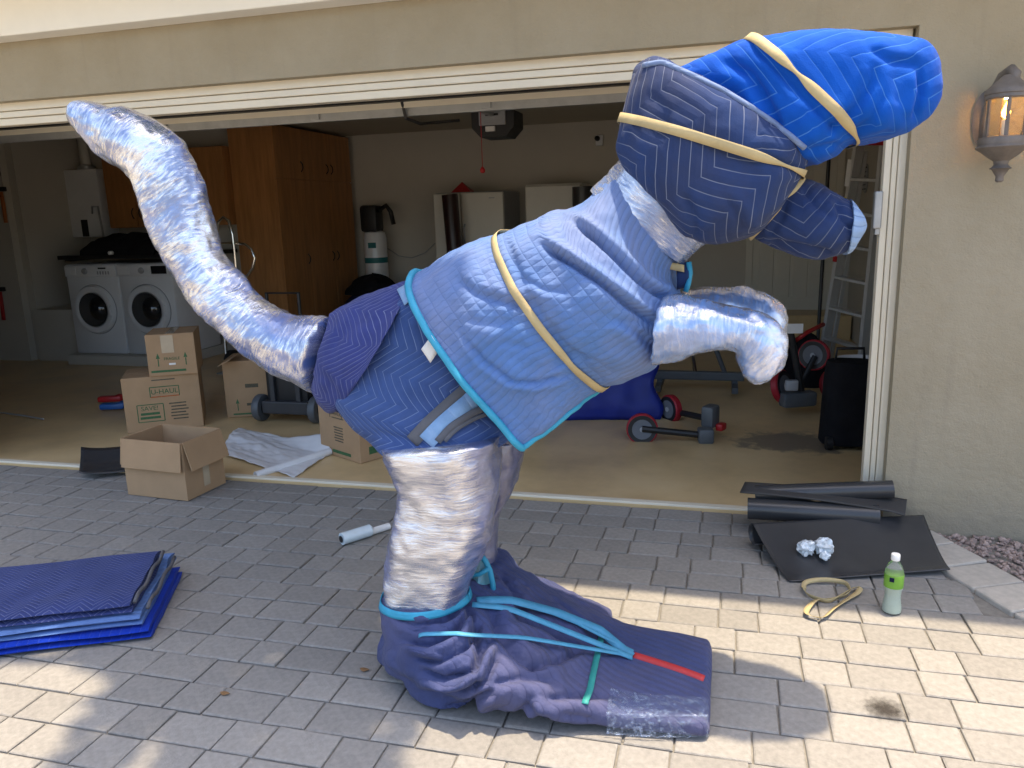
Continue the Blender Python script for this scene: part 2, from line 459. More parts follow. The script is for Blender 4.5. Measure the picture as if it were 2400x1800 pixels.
mat('white_label', (0.78, 0.77, 0.74), 0.6, 0.05, 20.0, 0.0)
mat('teal_label', (0.02, 0.16, 0.17), 0.5, 0.1, 10.0, 0.0)
mat('orange_plastic', (0.42, 0.13, 0.03), 0.5, 0.15, 10.0, 0.05, 40.0)
mat('cardboard', (0.42, 0.275, 0.155), 0.85, 0.08, 5.0, 0.12, 150.0, spec=0.2, dirt=((0.36, 0.23, 0.12), 0.4), per_object=0.05)
mat('cardboard_edge', (0.34, 0.22, 0.12), 0.9, 0.25, 90.0, 0.2, 150.0, spec=0.1)
mat('packing_tape', (0.50, 0.40, 0.27), 0.2, 0.06, 10.0, 0.1, 30.0, coat=0.4)
mat('green_ink', (0.045, 0.13, 0.05), 0.7, 0.3, 90.0, 0.0)
mat('dark_ink', (0.09, 0.08, 0.05), 0.7, 0.3, 90.0, 0.0)
mat('orange_ink', (0.40, 0.11, 0.03), 0.7, 0.3, 90.0, 0.0)
mat('foam_sheet', (0.72, 0.72, 0.72), 0.55, 0.04, 6.0, 0.1, 40.0)
mat('black_rubber', (0.045, 0.045, 0.047), 0.27, 0.12, 4.0, 0.06, 220.0, spec=0.5)
mat('rubber_back', (0.055, 0.052, 0.050), 0.7, 0.12, 5.0, 0.1, 200.0, spec=0.3)
mat('tan_strap', (0.47, 0.37, 0.19), 0.6, 0.12, 14.0, 0.3, 120.0, spec=0.3)
mat('teal_piping', (0.03, 0.30, 0.46), 0.6, 0.15, 14.0, 0.3, 90.0)
mat('teal_elastic', (0.07, 0.30, 0.46), 0.55, 0.15, 20.0, 0.25, 120.0)
mat('green_elastic', (0.03, 0.27, 0.24), 0.55, 0.15, 20.0, 0.25, 120.0)
mat('red_elastic', (0.55, 0.04, 0.04), 0.55, 0.12, 20.0, 0.25, 120.0)
mat('grey_binding', (0.10, 0.10, 0.11), 0.8, 0.15, 14.0, 0.4, 90.0)
mat('teal_lining', (0.10, 0.27, 0.32), 0.5, 0.3, 9.0, 0.5, 40.0, coat=0.5)
mat('lantern_metal', (0.19, 0.165, 0.145), 0.65, 0.25, 14.0, 0.3, 60.0, metal=0.25)
glass('lantern_glass', (0.97, 0.90, 0.76), 0.18, 0.95, 1.1)
emis('flame', (1.0, 0.42, 0.04), 16.0)
mat('candle', (0.85, 0.83, 0.76), 0.5, 0.04, 10.0, 0.0)
glass('bottle_plastic', (0.86, 0.92, 0.90), 0.08, 0.92, 1.25)
mat('bottle_drink', (0.62, 0.70, 0.60), 0.25, 0.04, 10.0, 0.0, coat=0.6)
mat('green_label', (0.16, 0.36, 0.04), 0.35, 0.25, 16.0, 0.0)
mat('cap_white', (0.85, 0.85, 0.83), 0.4, 0.03, 10.0, 0.0)
mat('clear_crumple', (0.70, 0.76, 0.80), 0.12, 0.15, 30.0, 0.4, 60.0, coat=1.0)
mat('film_roll', (0.66, 0.76, 0.80), 0.22, 0.06, 18.0, 0.15, 40.0, coat=0.7)
mat('door_paint', (0.64, 0.61, 0.52), 0.5, 0.04, 4.0, 0.05, 40.0)
mat('dry_leaf', (0.22, 0.12, 0.05), 0.8, 0.3, 30.0, 0.3, 60.0)

# garage floor: worn tan coating, with an oily grey patch near the door
def floor_material():
    m, t, b = nodes_of('garage_concrete')
    vec = COORD(t)
    n1 = TEX(t, 'Noise', vec, Scale=1.6, Detail=8.0, Roughness=0.65)
    c = RAMP(t, n1.outputs['Fac'], [(0.3, (0.50, 0.35, 0.17)), (0.55, (0.68, 0.49, 0.25)), (0.75, (0.74, 0.56, 0.31))])
    mp = t.nodes.new('ShaderNodeMapping'); t.links.new(vec, mp.inputs['Vector'])
    p = G(1850, 1040); mp.inputs['Location'].default_value = (-p.x * 1.8, -p.y * 2.6, 0); mp.inputs['Scale'].default_value = (1.8, 2.6, 1)
    ln = t.nodes.new('ShaderNodeVectorMath'); ln.operation = 'LENGTH'; t.links.new(mp.outputs[0], ln.inputs[0])
    n2 = TEX(t, 'Noise', vec, Scale=5.0, Detail=8.0, Roughness=0.7)
    f = MATH(t, 'SUBTRACT', MATH(t, 'MULTIPLY_ADD', n2.outputs['Fac'], 1.7, -0.1), ln.outputs['Value'])
    f = RAMP(t, f, [(0.05, (0, 0, 0)), (0.3, (1, 1, 1))])
    c = MIXC(t, MATH(t, 'MULTIPLY', f, 0.75), c, (0.10, 0.095, 0.09))
    t.links.new(c, b.inputs['Base Color'])
    t.links.new(MATH(t, 'MULTIPLY_ADD', n1.outputs['Fac'], 0.35, 0.18), b.inputs['Roughness'])
    n3 = TEX(t, 'Noise', vec, Scale=70.0, Detail=4.0)
    t.links.new(BUMP(t, n3.outputs['Fac'], 0.12, 0.003), b.inputs['Normal'])
floor_material()

# ------------------------------------------------------------------ the setting
Y_WALL = 3.81        # outer face of the house wall
Y_SILL = 3.91        # where pavers meet the garage slab
X_OPEN = 0.765       # right edge of the opening in the wall
Z_OPEN = 2.238
def structure(name, mb, m, parent=None, label=None, **kw):
    o = mb.build(name, m, parent, **kw)
    if parent is None:
        o['kind'] = 'structure'
        if label: o['label'] = label
    return o

structure('ground', MB().add([(-150, -200, -0.05), (150, -200, -0.05), (150, 120, -0.05), (-150, 120, -0.05)], [(0, 1, 2, 3)]), 'far_ground', label='pale ground around the house')
# ---- driveway of grey pavers, laid in courses along the house
KA, KB = G(2203, 1337), G(2400, 1458)          # inner edge of the kerb strip
KO1, KO2 = G(2207, 1258), G(2400, 1386)        # outer edge
kd = (KB - KA).normalized(); kn = Vector((kd.y, -kd.x, 0))
if kn.x < 0: kn = -kn
def beyond_kerb(p): return (p - KA).dot(kn)
drive = structure('driveway', MB().add([(-7, -9, -0.011), (2.6, -9, -0.011), (2.6, Y_SILL, -0.011), (-7, Y_SILL, -0.011)], [(0, 1, 2, 3)]), 'joint_sand', label='driveway of grey pavers in front of the garage')
PITCH = 0.1455
def paver_mesh(w, d, seed):
    """one paver: rounded upper edges, slightly uneven corners"""
    rnd = random.Random(seed); g = 0.0030; x, y = w / 2 - g, d / 2 - g; c = 0.007
    def ring(ix, z, jit):
        return [Vector((sx * (x - ix) + rnd.uniform(-jit, jit), sy * (y - ix) + rnd.uniform(-jit, jit), z + rnd.uniform(-jit, jit) * 0.4)) for sx, sy in ((-1, -1), (1, -1), (1, 1), (-1, 1))]
    a = ring(0, -0.05, 0.0); b = ring(0, -0.0045, 0.0013); cc = ring(c * 0.35, -0.0014, 0.0013)
    dd = [Vector((p.x * (1 - 0.005 / x), p.y * (1 - 0.005 / y), 0)) for p in cc]
    mb = MB(); mb.rings([a, b, cc, dd], caps=(False, True))
    me = bpy.data.meshes.new('paver'); me.from_pydata([tuple(v) for v in mb.v], [], mb.f)
    me.materials.append(MATS['paver'])
    for p in me.polygons: p.use_smooth = False
    return me
PM = {0: [paver_mesh(0.146, PITCH, k) for k in range(5)], 1: [paver_mesh(0.219, PITCH, 10 + k) for k in range(5)]}
spots = []
rnd = random.Random(3)
nrow = int((Y_SILL + 2.6) / PITCH)
for r in range(nrow):
    y = Y_SILL - 0.006 - (r + 0.5) * PITCH
    x = -7.0 + (r * 0.137) % 0.365; k = r % 2
    while x < 2.4:
        w = 0.219 if k else 0.146
        c = Vector((x + w / 2, y, 0))
        if beyond_kerb(c + Vector((0.03, 0, 0))) < 0.0:
            q = c - CAMP; dep = q.dot(AX_F)
            vis = False
            if dep > 0.3:
                px, py = PX(c); vis = -90 < px < 2212 + 90 and py < 1659 + 90
            spots.append((vis, q.length, c, k))
        x += w; k = 1 - k
seen = sorted([s for s in spots if s[0]], key=lambda s: s[1])
for i, (v_, d_, c, k) in enumerate(seen[:300]):
    o = bpy.data.objects.new('paver', rnd.choice(PM[k])); COL.objects.link(o); o.parent = drive
    o.location = c + Vector((rnd.uniform(-.0012, .0012), rnd.uniform(-.0012, .0012), rnd.uniform(-0.003, 0.0)))
    o.rotation_euler = (rnd.gauss(0, 0.005), rnd.gauss(0, 0.005), rnd.gauss(0, 0.004) + rnd.choice((0, math.pi)))
rest = seen[300:] + [s for s in spots if not s[0]]
mb = MB()
for (v_, d_, c, k) in rest:
    me = rnd.choice(PM[k]); M_ = Matrix.Translation(c + Vector((0, 0, rnd.uniform(-0.003, 0)))) @ Matrix.Rotation(rnd.gauss(0, .004) + rnd.choice((0, math.pi)), 4, 'Z') @ Matrix.Rotation(rnd.gauss(0, .005), 4, 'X')
    mb.add([M_ @ v.co for v in me.vertices], [tuple(p.vertices) for p in me.polygons])
o = mb.build('paving', 'paver_field' if 'paver_field' in MATS else 'paver', drive, fix=False); o['kind'] = 'stuff'
# ---- kerb strip of pale blocks and the gravel bed beside the wall
kerb = structure('kerb', MB().box((0, 0, 0), (0.01, 0.01, 0.001)), 'kerb_block', label='strip of pale concrete blocks between driveway and gravel')
kw = (KO1 - KA).dot(kn) ; kw = max(0.12, min(0.24, kw))
kerb.location = KA + kn * kw * 0.5 + Vector((0, 0, -0.06))
for i in range(-2, 18):
    L = 0.195
    c = KA + kd * (i * L - 0.30) + kn * (kw * 0.5)
    if c.y > Y_WALL - 0.02: continue
    bm_ = MB().box((0, 0, 0), (L - 0.007, kw - 0.004, 0.08), 0, 0.008)
    b_ = bm_.build('kerb_block', 'kerb_block', kerb)
    b_.location = c - kerb.location + Vector((0, 0, -0.028 + rnd.uniform(-.002, .002))); b_.rotation_euler = (rnd.gauss(0, .006), rnd.gauss(0, .006), math.atan2(kd.y, kd.x) + rnd.gauss(0, .01))
g0 = KA + kn * kw - kd * 0.9; g1 = KA + kn * kw + kd * 4.2
structure('gravel_bed', MB().add([g0 + Vector((0, 0, -.03)), g1 + Vector((0, 0, -.03)), g1 + kn * 2.0 + Vector((0, 0, -.03)), g0 + kn * 2.0 + Vector((0, 0, -.03))], [(0, 1, 2, 3)]), 'earth', label='earth bed under the gravel by the wall')
ico = bmesh.new(); bmesh.ops.create_icosphere(ico, subdivisions=1, radius=1.0); ico.verts.index_update()
iv = [v.co.copy() for v in ico.verts]; iff = [[v.index for v in f.verts] for f in ico.faces]; ico.free()
mb = MB(); cnt = 0
for i in range(16000):
    p = KA + kn * (kw + rnd.uniform(0.0, 1.5)) + kd * rnd.uniform(-0.9, 1.6)
    if p.y > Y_WALL - 0.005 or cnt > 6500: continue
    s_ = rnd.uniform(0.007, 0.017); cnt += 1
    M_ = Matrix.Translation(p + Vector((0, 0, -0.022 + rnd.uniform(0, 0.026)))) @ Matrix.Rotation(rnd.uniform(0, 6.28), 4, 'Z') @ Matrix.Rotation(rnd.uniform(0, 6.28), 4, 'X')
    sc = (s_ * rnd.uniform(.8, 1.4), s_ * rnd.uniform(.7, 1.1), s_ * rnd.uniform(.5, .8))
    mb.add([M_ @ Vector((v.x * sc[0], v.y * sc[1], v.z * sc[2])) * 1.0 for v in iv], iff)
o = mb.build('gravel', 'gravel_stone', None, fix=False); tag(o, 'reddish brown gravel along the stucco wall', 'gravel', kind='stuff')

# ---- the house with the garage opening
house = thing('house', 'tan stucco house wall around the wide open garage doorway', 'house', (X_OPEN, Y_WALL, 0))
w = MB()
w.box(((X_OPEN + 5.0) / 2, Y_WALL + 0.05, 1.28), (5.0 - X_OPEN, 0.10, 2.68), bevel=0.0)
w.box(((-9.6 + X_OPEN) / 2, Y_WALL + 0.05, (Z_OPEN + 2.62) / 2), (X_OPEN + 9.6, 0.10, 2.62 - Z_OPEN))
w.box(((-9.6 - 4.85) / 2, Y_WALL + 0.05, (Z_OPEN - 0.06) / 2), (9.6 - 4.85, 0.10, Z_OPEN + 0.06))
bm = bmesh.new(); me = bpy.data.meshes.new('stucco_wall')
me.from_pydata([tuple(v - Vector(house.location)) for v in w.v], [], w.f); bm.from_mesh(me)
bmesh.ops.remove_doubles(bm, verts=bm.verts[:], dist=0.0005); bm.to_mesh(me); bm.free()
link(me, 'stucco_wall', 'stucco', house)
# eave: white frieze band, soffit and the roof edge above it
XE0, XE1 = -9.6, 5.0
MB().box(((XE0 + XE1) / 2, 3.455, 2.80), (XE1 - XE0, 0.71, 0.03)).build('soffit', 'soffit_paint', house, world=True)
MB().box(((XE0 + XE1) / 2, 3.745, 2.664), (XE1 - XE0, 0.13, 0.24), bevel=0.006).build('frieze_band', 'soffit_paint', house, world=True)
rf = MB(); rf.prism([Vector((XE0, 3.09, 2.818)), Vector((XE0, 3.09, 2.90)), Vector((XE0, 7.2, 4.3)), Vector((XE0, 11.0, 2.93)), Vector((XE0, 11.0, 2.818))], (XE1 - XE0, 0, 0))
rf.build('roof', 'roof_tile', house, world=True)
MB().box((3.2, 7.2, 2.68), (3.6, 6.7, 0.12)).build('flat_roof', 'roof_tile', house, world=True)
# trim: stepped boards along the head and the right jamb
head = MB().box(((X_OPEN - 5.0) / 2, 3.945, 2.185), (X_OPEN + 5.0, 0.05, 0.13)).build('door_trim', 'trim_paint', house, world=True)
for (z0, z1, yf) in ((2.196, 2.243, 3.872), (2.160, 2.193, 3.884), (2.118, 2.157, 3.896)):
    MB().box(((X_OPEN - 5.0) / 2, yf + 0.03, (z0 + z1) / 2), (X_OPEN + 4.98, 0.06, z1 - z0), bevel=0.004).build('trim_board', 'trim_paint', head, world=True)
jamb = MB().box((0.725, 3.947, 1.06), (0.075, 0.05, 2.12)).build('door_trim', 'trim_paint', house, world=True)
for (x0, x1, yf) in ((0.735, 0.766, 3.874), (0.712, 0.733, 3.886), (0.682, 0.710, 3.898)):
    MB().box(((x0 + x1) / 2, yf + 0.03, 1.058), (x1 - x0, 0.06, 2.114), bevel=0.004).build('trim_board', 'trim_paint', jamb, world=True)
# garage shell
structure('garage_floor', MB().box((-3.6, 7.46, -0.04), (12.2, 7.1, 0.10)), 'garage_concrete', label='worn tan concrete garage floor with an oily grey patch')
structure('threshold', MB().box((-2.1, 3.935, -0.021), (5.72, 0.045, 0.085), bevel=0.004), 'trim_paint', label='pale concrete lip where driveway meets garage floor')
structure('wall_back', MB().box((-1.95, 10.05, 1.3), (6.9, 0.1, 2.62)), 'inside_wall', label='back wall of the garage')
structure('wall_right', MB().box((1.5, 6.95, 1.3), (0.1, 6.08, 2.62)), 'inside_wall', label='right side wall of the garage')
structure('ceiling', MB().box((-3.9, 7.0, 2.655), (11.0, 6.3, 0.09)), 'ceiling_paint', label='garage ceiling')
wl = MB(); wl.box((-5.45, 9.15, 1.3), (0.1, 1.7, 2.62)); wl.box((-6.6, 8.35, 1.3), (2.2, 0.1, 2.62)); wl.box((-7.75, 7.82, 1.3), (0.1, 0.96, 2.62)); wl.box((-8.6, 7.30, 1.3), (1.6, 0.1, 2.62)); wl.box((-9.4, 5.6, 1.3), (0.1, 3.3, 2.62))
structure('wall_left', wl, 'inside_wall', label='left garage wall with the laundry alcove')
structure('ledge', MB().box((-7.40, 7.78, 0.31), (0.59, 1.02, 0.60), bevel=0.006), 'inside_wall', label='low pale ledge beside the washing machines')
structure('plinth', MB().box((-6.40, 7.68, 0.066), (1.42, 1.2, 0.11), bevel=0.006), 'inside_wall', label='raised pale platform under the washing machines')
structure('door_step', MB().box((0.75, 9.72, 0.15), (1.35, 0.54, 0.28), bevel=0.006), 'garage_concrete', label='concrete step below the white house door')
# ------------------------------------------------------------------ the wrapped statue
quilt('navy_quilt', (0.018, 0.040, 0.125), (0.26, 0.29, 0.37), 'chevron', 0.048, 0.22, R(-38), 0.36, wornc=(0.046, 0.048, 0.076), worn=0.55, amt=0.62, line=0.0018, crumple=0.6)
quilt('jaw_quilt', (0.020, 0.038, 0.112), (0.25, 0.28, 0.35), 'chevron', 0.045, 0.20, R(35), 0.36, wornc=(0.058, 0.056, 0.080), worn=0.5, amt=0.6, line=0.0018, crumple=0.6)
quilt('royal_quilt', (0.003, 0.070, 0.40), (0.09, 0.26, 0.62), 'chevron', 0.055, 0.26, R(62), 0.26, wornc=(0.008, 0.105, 0.50), worn=0.5, amt=0.55, line=0.0020, crumple=0.4)
quilt('light_quilt', (0.098, 0.190, 0.420), (0.05, 0.10, 0.25), 'rib', 0.024, 0.10, R(5), 0.42, wornc=(0.185, 0.225, 0.375), worn=0.8, amt=0.30, line=0.0013, var=0.08)
quilt('rump_quilt', (0.036, 0.048, 0.175), (0.25, 0.28, 0.42), 'chevron', 0.024, 0.24, R(75), 0.24, wornc=(0.066, 0.066, 0.165), worn=0.5, amt=0.55, line=0.0015, crumple=0.6)
quilt('thigh_quilt', (0.042, 0.080, 0.22), (0.24, 0.32, 0.49), 'chevron', 0.034, 0.18, R(20), 0.28, wornc=(0.065, 0.095, 0.22), worn=0.5, amt=0.55, line=0.0017, crumple=0.6)
quilt('foot_quilt', (0.058, 0.072, 0.170), (0.045, 0.045, 0.10), 'lines', 0.030, 0.10, R(20), 0.5, wornc=(0.105, 0.102, 0.175), worn=0.7, amt=0.22, coords='Object', var=0.14, crumple=1.6)
quilt('sunlit_hem', (0.17, 0.23, 0.38), (0.2, 0.26, 0.4), 'lines', 0.01, 0.1, 0, 0.3, coords='Object')
film('tail_film', (0.036, 0.105, 0.36), (0.97, 0.96, 0.94), 0.70, (42, 9, 1), haze=0.10, lo=0.46, hi=0.56, rough=0.16, edge=0.9)
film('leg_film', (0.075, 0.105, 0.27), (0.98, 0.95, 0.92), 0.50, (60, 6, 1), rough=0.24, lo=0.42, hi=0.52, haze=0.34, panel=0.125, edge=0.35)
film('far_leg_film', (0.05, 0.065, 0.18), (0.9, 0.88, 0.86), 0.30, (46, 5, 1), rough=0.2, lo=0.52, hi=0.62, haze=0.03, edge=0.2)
film('arm_film', (0.09, 0.23, 0.54), (0.96, 0.94, 0.92), 0.45, (45, 9, 1), haze=0.10, lo=0.48, hi=0.58, rough=0.15, edge=0.8)
film('neck_film', (0.075, 0.17, 0.42), (0.94, 0.94, 0.94), 0.55, (50, 7, 1), haze=0.08, lo=0.48, hi=0.57, rough=0.15, edge=0.7)
clear_film('toe_film', 0.40, 60.0)

YC = 2.40
def cat(a, b, c, d, t):
    t2, t3 = t * t, t * t * t
    return a * (-0.5 * t + t2 - 0.5 * t3) + b * (1 - 2.5 * t2 + 1.5 * t3) + c * (0.5 * t + 2 * t2 - 1.5 * t3) + d * (-0.5 * t2 + 0.5 * t3)
def densify(S, m):
    out = []
    for i in range(len(S) - 1):
        a, b, c, d = S[max(i - 1, 0)], S[i], S[i + 1], S[min(i + 2, len(S) - 1)]
        for k in range(m): out.append([cat(a[j], b[j], c[j], d[j], k / m) for j in range(len(b))])
    out.append(list(S[-1])); return out
class Loft:
    """skin over sections; each section = (upper outline point, lower outline point, half depth, depth of its middle, taper)"""
    def __init__(s, secs, n=96, m=8, e=2.0, closed_ends=(True, True), skew=0.0):
        s.skew = skew; S = []
        for q in secs:
            T, B, W = q[0], q[1], q[2]; Yc = q[3] if len(q) > 3 else YC; tp = q[4] if len(q) > 4 else 0.0
            S.append([VD(T, Yc), VD(B, q[5] if len(q) > 5 else Yc), W, tp])
        s.S = densify(S, m); s.n = n; s.e = e; s.closed_ends = closed_ends
        s.P = [[s.point(sec, k) for k in range(n)] for sec in s.S]
    def point(s, sec, k):
        T, B, W, tp = sec
        th = math.pi / 2 * 3 + 2 * math.pi * k / s.n
        c, d = math.cos(th), math.sin(th)
        cc = math.copysign(abs(c) ** (2 / s.e), c); dd = math.copysign(abs(d) ** (2 / s.e), d)
        taper = 1 - tp * (1 - cc) / 2
        return (T + B) * 0.5 + (T - B) * (0.5 * cc) + Vector((s.skew * dd * W * 4.2, -W * dd * taper, 0))
    def displace(s, fn):
        """fn(point, normal) -> metres along the normal"""
        P = s.P; m = len(P); n = s.n; out = []
        for i in range(m):
            row = []
            for k in range(n):
                du = P[min(i + 1, m - 1)][k] - P[max(i - 1, 0)][k]; dv = P[i][(k + 1) % n] - P[i][k - 1]
                nn = dv.cross(du)
                nn = nn.normalized() if nn.length > 1e-9 else Vector((0, -1, 0))
                ctr = (s.S[i][0] + s.S[i][1]) * 0.5
                if nn.dot(P[i][k] - ctr) < 0: nn = -nn
                row.append(P[i][k] + nn * fn(P[i][k], nn, i / (m - 1), k / n))
            out.append(row)
        s.P = out; return s
    def build(s, name, m, parent):
        n = s.n; off = parent_loc(parent); rows = s.P; M_ = len(rows)
        vs = [p - off for r in rows for p in r]; fs = []; uv = []
        us = [0.0]
        for i in range(1, M_):
            us.append(us[-1] + sum((rows[i][k] - rows[i - 1][k]).length for k in range(0, n, 4)) / (n / 4))
        vv = [[0.0] for _ in range(M_)]
        for i in range(M_):
            for k in range(n): vv[i].append(vv[i][-1] + (rows[i][(k + 1) % n] - rows[i][k]).length)
            mid = vv[i][n // 2]; vv[i] = [x - mid for x in vv[i]]
        for i in range(M_ - 1):
            for k in range(n):
                fs.append((i * n + k, i * n + (k + 1) % n, (i + 1) * n + (k + 1) % n, (i + 1) * n + k))
                uv.append(((us[i], vv[i][k]), (us[i], vv[i][k + 1]), (us[i + 1], vv[i + 1][k + 1]), (us[i + 1], vv[i + 1][k])))
        for which, i in ((0, 0), (1, M_ - 1)):
            if not s.closed_ends[which]: continue
            c = sum((p for p in rows[i]), Vector()) / n - off; vs.append(c); ci = len(vs) - 1
            for k in range(n):
                a, b = i * n + k, i * n + (k + 1) % n
                fs.append((a, ci, b) if which == 0 else (b, ci, a)); uv.append(((us[i], vv[i][k]), (us[i], 0), (us[i], vv[i][k + 1])) if which == 0 else ((us[i], vv[i][k + 1]), (us[i], 0), (us[i], vv[i][k])))
        me = bpy.data.meshes.new(name); me.from_pydata([tuple(v) for v in vs], [], fs)
        lay = me.uv_layers.new(name='UVMap'); li = 0
        for f in uv:
            for q in f: lay.data[li].uv = q; li += 1
        bm = bmesh.new(); bm.from_mesh(me); bmesh.ops.recalc_face_normals(bm, faces=bm.faces[:]); bm.to_mesh(me); bm.free()
        for p in me.polygons: p.use_smooth = True
        o = link(me, name, m, parent); return o

def seg_dist(px, py, poly):
    """signed distance in photo pixels to a polyline and place along it (0..1)"""
    best = (1e9, 0, 0)
    n = len(poly) - 1
    for i in range(n):
        ax, ay = poly[i]; bx, by = poly[i + 1]; dx, dy = bx - ax, by - ay; L2 = dx * dx + dy * dy
        t = max(0, min(1, ((px - ax) * dx + (py - ay) * dy) / L2)); qx, qy = px - ax - t * dx, py - ay - t * dy
        d = math.hypot(qx, qy); sgn = 1 if dx * qy - dy * qx > 0 else -1
        if d < best[0]: best = (d, sgn, (i + t) / n)
    return best
def creases(lines):
    """folds pressed into the cloth on the near side: (polyline, width px, depth m, lip side)"""
    def fn(p, n):
        if n.y > 0.15: return 0.0
        x, y = PX(p); tot = 0.0
        for poly, w, dep, side in lines:
            x0 = min(q[0] for q in poly) - 5 * w; x1 = max(q[0] for q in poly) + 5 * w
            if not x0 < x < x1: continue
            d, sg, a = seg_dist(x, y, poly)
            if d > 6 * w: continue
            fade = min(1, a / 0.15 + 0.1, (1 - a) / 0.15 + 0.1)
            tot += fade * (-dep * math.exp(-(d / w) ** 2) + 0.55 * dep * math.exp(-((d * sg * side - 2.4 * w) / (1.8 * w)) ** 2))
        return tot
    return fn
def wob(scale, amp, oct_=4, seed=0.0):
    o = Vector((seed, seed * 1.7, seed * 0.3))
    return lambda p: amp * noise.fractal((p + o) * scale, 0.9, 2.0, oct_)

statue = thing('wrapped_statue', 'large two legged dinosaur shaped statue wrapped in blue quilted blankets and clear film', 'statue', (-0.55, YC, 0))

# ---- tail
TAIL = [((171, 230), (164, 254), .030), ((180, 221), (163, 268), .058), ((206, 223), (184, 294), .078), ((240, 236), (211, 321), .080), ((276, 233), (232, 343), .092), ((347, 266), (272, 372), .092), ((383, 297), (294, 397), .090),
        ((410, 345), (308, 432), .088), ((432, 395), (319, 470), .088), ((447, 445), (335, 520), .092), ((458, 500), (358, 553), .090), ((472, 538), (382, 592), .090), ((494, 570), (418, 650), .096),
        ((533, 613), (446, 683), .100), ((562, 643), (490, 722), .103), ((600, 672), (537, 762), .102), ((650, 680), (597, 804), .110), ((704, 684), (682, 844), .120)]
lf = Loft(TAIL, 72, 8); a_, b_ = wob(9, .010), wob(32, .0035, 3, 4)
lf.displace(lambda p, n, u, k: a_(p) + b_(p)); tail = lf.build('tail_wrap', 'tail_film', statue)
MB().tube([VD((200, 308), YC), VD((206, 320), YC - .01), VD((218, 331), YC), VD((236, 336), YC)], .004, 6).build('loose_film', 'tail_film', statue, True, True)

# ---- rump blanket, thigh blanket
RUMP = [((712, 679), (676, 838), .135), ((742, 658), (686, 866), .175), ((790, 638), (708, 893), .205), ((845, 622), (728, 890), .226), ((878, 612), (735, 872), .240), ((884, 611), (738, 868), .243)]
fr = creases([([(700, 780), (740, 720), (800, 670)], 16, .006, 1), ([(690, 800), (715, 840), (740, 890)], 10, .006, -1)])
a_ = wob(6, .012, 4, 2)
lf = Loft(RUMP, 96, 10, 2.0, (True, True), .10); lf.displace(lambda p, n, u, k: a_(p) + fr(p, n)); rump = lf.build('rump_blanket', 'rump_quilt', statue)
THIGH = [((905, 622), (945, 618), .04, YC), ((865, 648), (985, 612), .145, YC), ((812, 705), (1030, 660), .180, YC), ((756, 785), (1065, 750), .198, YC - .01), ((728, 838), (1092, 840), .200, YC - .03),
         ((750, 888), (1118, 905), .185, YC - .06), ((796, 932), (1112, 940), .160, YC - .09), ((832, 966), (1085, 962), .145, YC - .14), ((850, 985), (1065, 980), .12, YC - .16)]
ft = creases([([(960, 690), (990, 760), (1010, 830)], 12, .010, 1), ([(800, 930), (900, 960), (1000, 955)], 10, .008, 1)])
a_ = wob(5, .010, 4, 5)
lf = Loft(THIGH, 110, 9, 2.2); lf.displace(lambda p, n, u, k: a_(p) + ft(p, n)); thigh = lf.build('thigh_blanket', 'thigh_quilt', statue)

# ---- torso blanket
TORSO = [((913, 590), (1131, 968), .285, YC, .80, 2.185), ((930, 582), (1150, 950), .288, YC, .78, 2.19), ((1000, 541), (1208, 900), .297, YC, .62, 2.22), ((1050, 518), (1262, 855), .300, YC, .40, 2.30), ((1090, 507), (1312, 826), .298, YC, .10), ((1130, 487), (1362, 812), .300, YC, .0),
         ((1185, 460), (1416, 788), .295, YC, 0), ((1225, 456), (1448, 740), .28, YC, 0), ((1262, 432), (1470, 660), .235, YC, 0), ((1300, 392), (1458, 600), .175, YC, 0), ((1340, 350), (1470, 560), .14, YC, 0)]
ftor = creases([([(1165, 524), (1220, 560), (1290, 606), (1350, 655), (1420, 702)], 6, .036, -1), ([(1232, 471), (1295, 521), (1379, 607), (1417, 634), (1446, 642)], 6, .034, -1),
                ([(979, 700), (1045, 781), (1105, 824), (1161, 828), (1245, 804)], 5, .014, 1), ([(979, 597), (1028, 634), (1095, 654), (1150, 660)], 9, .014, -1), ([(1125, 601), (1178, 627), (1228, 630)], 6, .008, 1),
                ([(1000, 690), (1060, 700), (1130, 690)], 7, .006, 1), ([(1330, 690), (1380, 720), (1420, 760)], 8, .010, 1), ([(1180, 800), (1240, 770), (1300, 790)], 6, .006, 1), ([(1020, 760), (1080, 740), (1150, 752)], 6, .006, -1),
                ([(1092, 510), (1130, 620), (1200, 735), (1300, 822)], 10, .010, 0), ([(1290, 700), (1340, 690), (1400, 700)], 7, .006, 1), ([(1210, 700), (1270, 680), (1330, 680)], 5, .005, 1)])
a_, b_ = wob(4.5, .014, 3, 9), wob(14, .005, 3, 3)
lf = Loft(TORSO, 190, 15, 2.25, (False, True)); lf.displace(lambda p, n, u, k: a_(p) + b_(p) + ftor(p, n)); torso = lf.build('torso_blanket', 'light_quilt', statue); torso_lf = lf
# turquoise piping along the rear hem and the lower hem
hem = lf.P[0]; low = [lf.P[i][lf.n // 4 * 3] for i in range(len(lf.P))]
kb = max(range(lf.n), key=lambda k: -hem[k].z)
mb = MB()
def flat_tube(mb, pts, r, fl, axis_fn):
    pass
mb.tube([hem[k] + (hem[k] - (lf.S[0][0] + lf.S[0][1]) / 2).normalized() * 0.004 for k in range(lf.n)], .0115, 8, closed=True)
mb.tube([lf.P[i][kb] + Vector((0, -.004, -.003)) for i in range(0, int(len(lf.P) * 0.385))], .0095, 8)
mb.build('piping', 'teal_piping', torso, True, True)

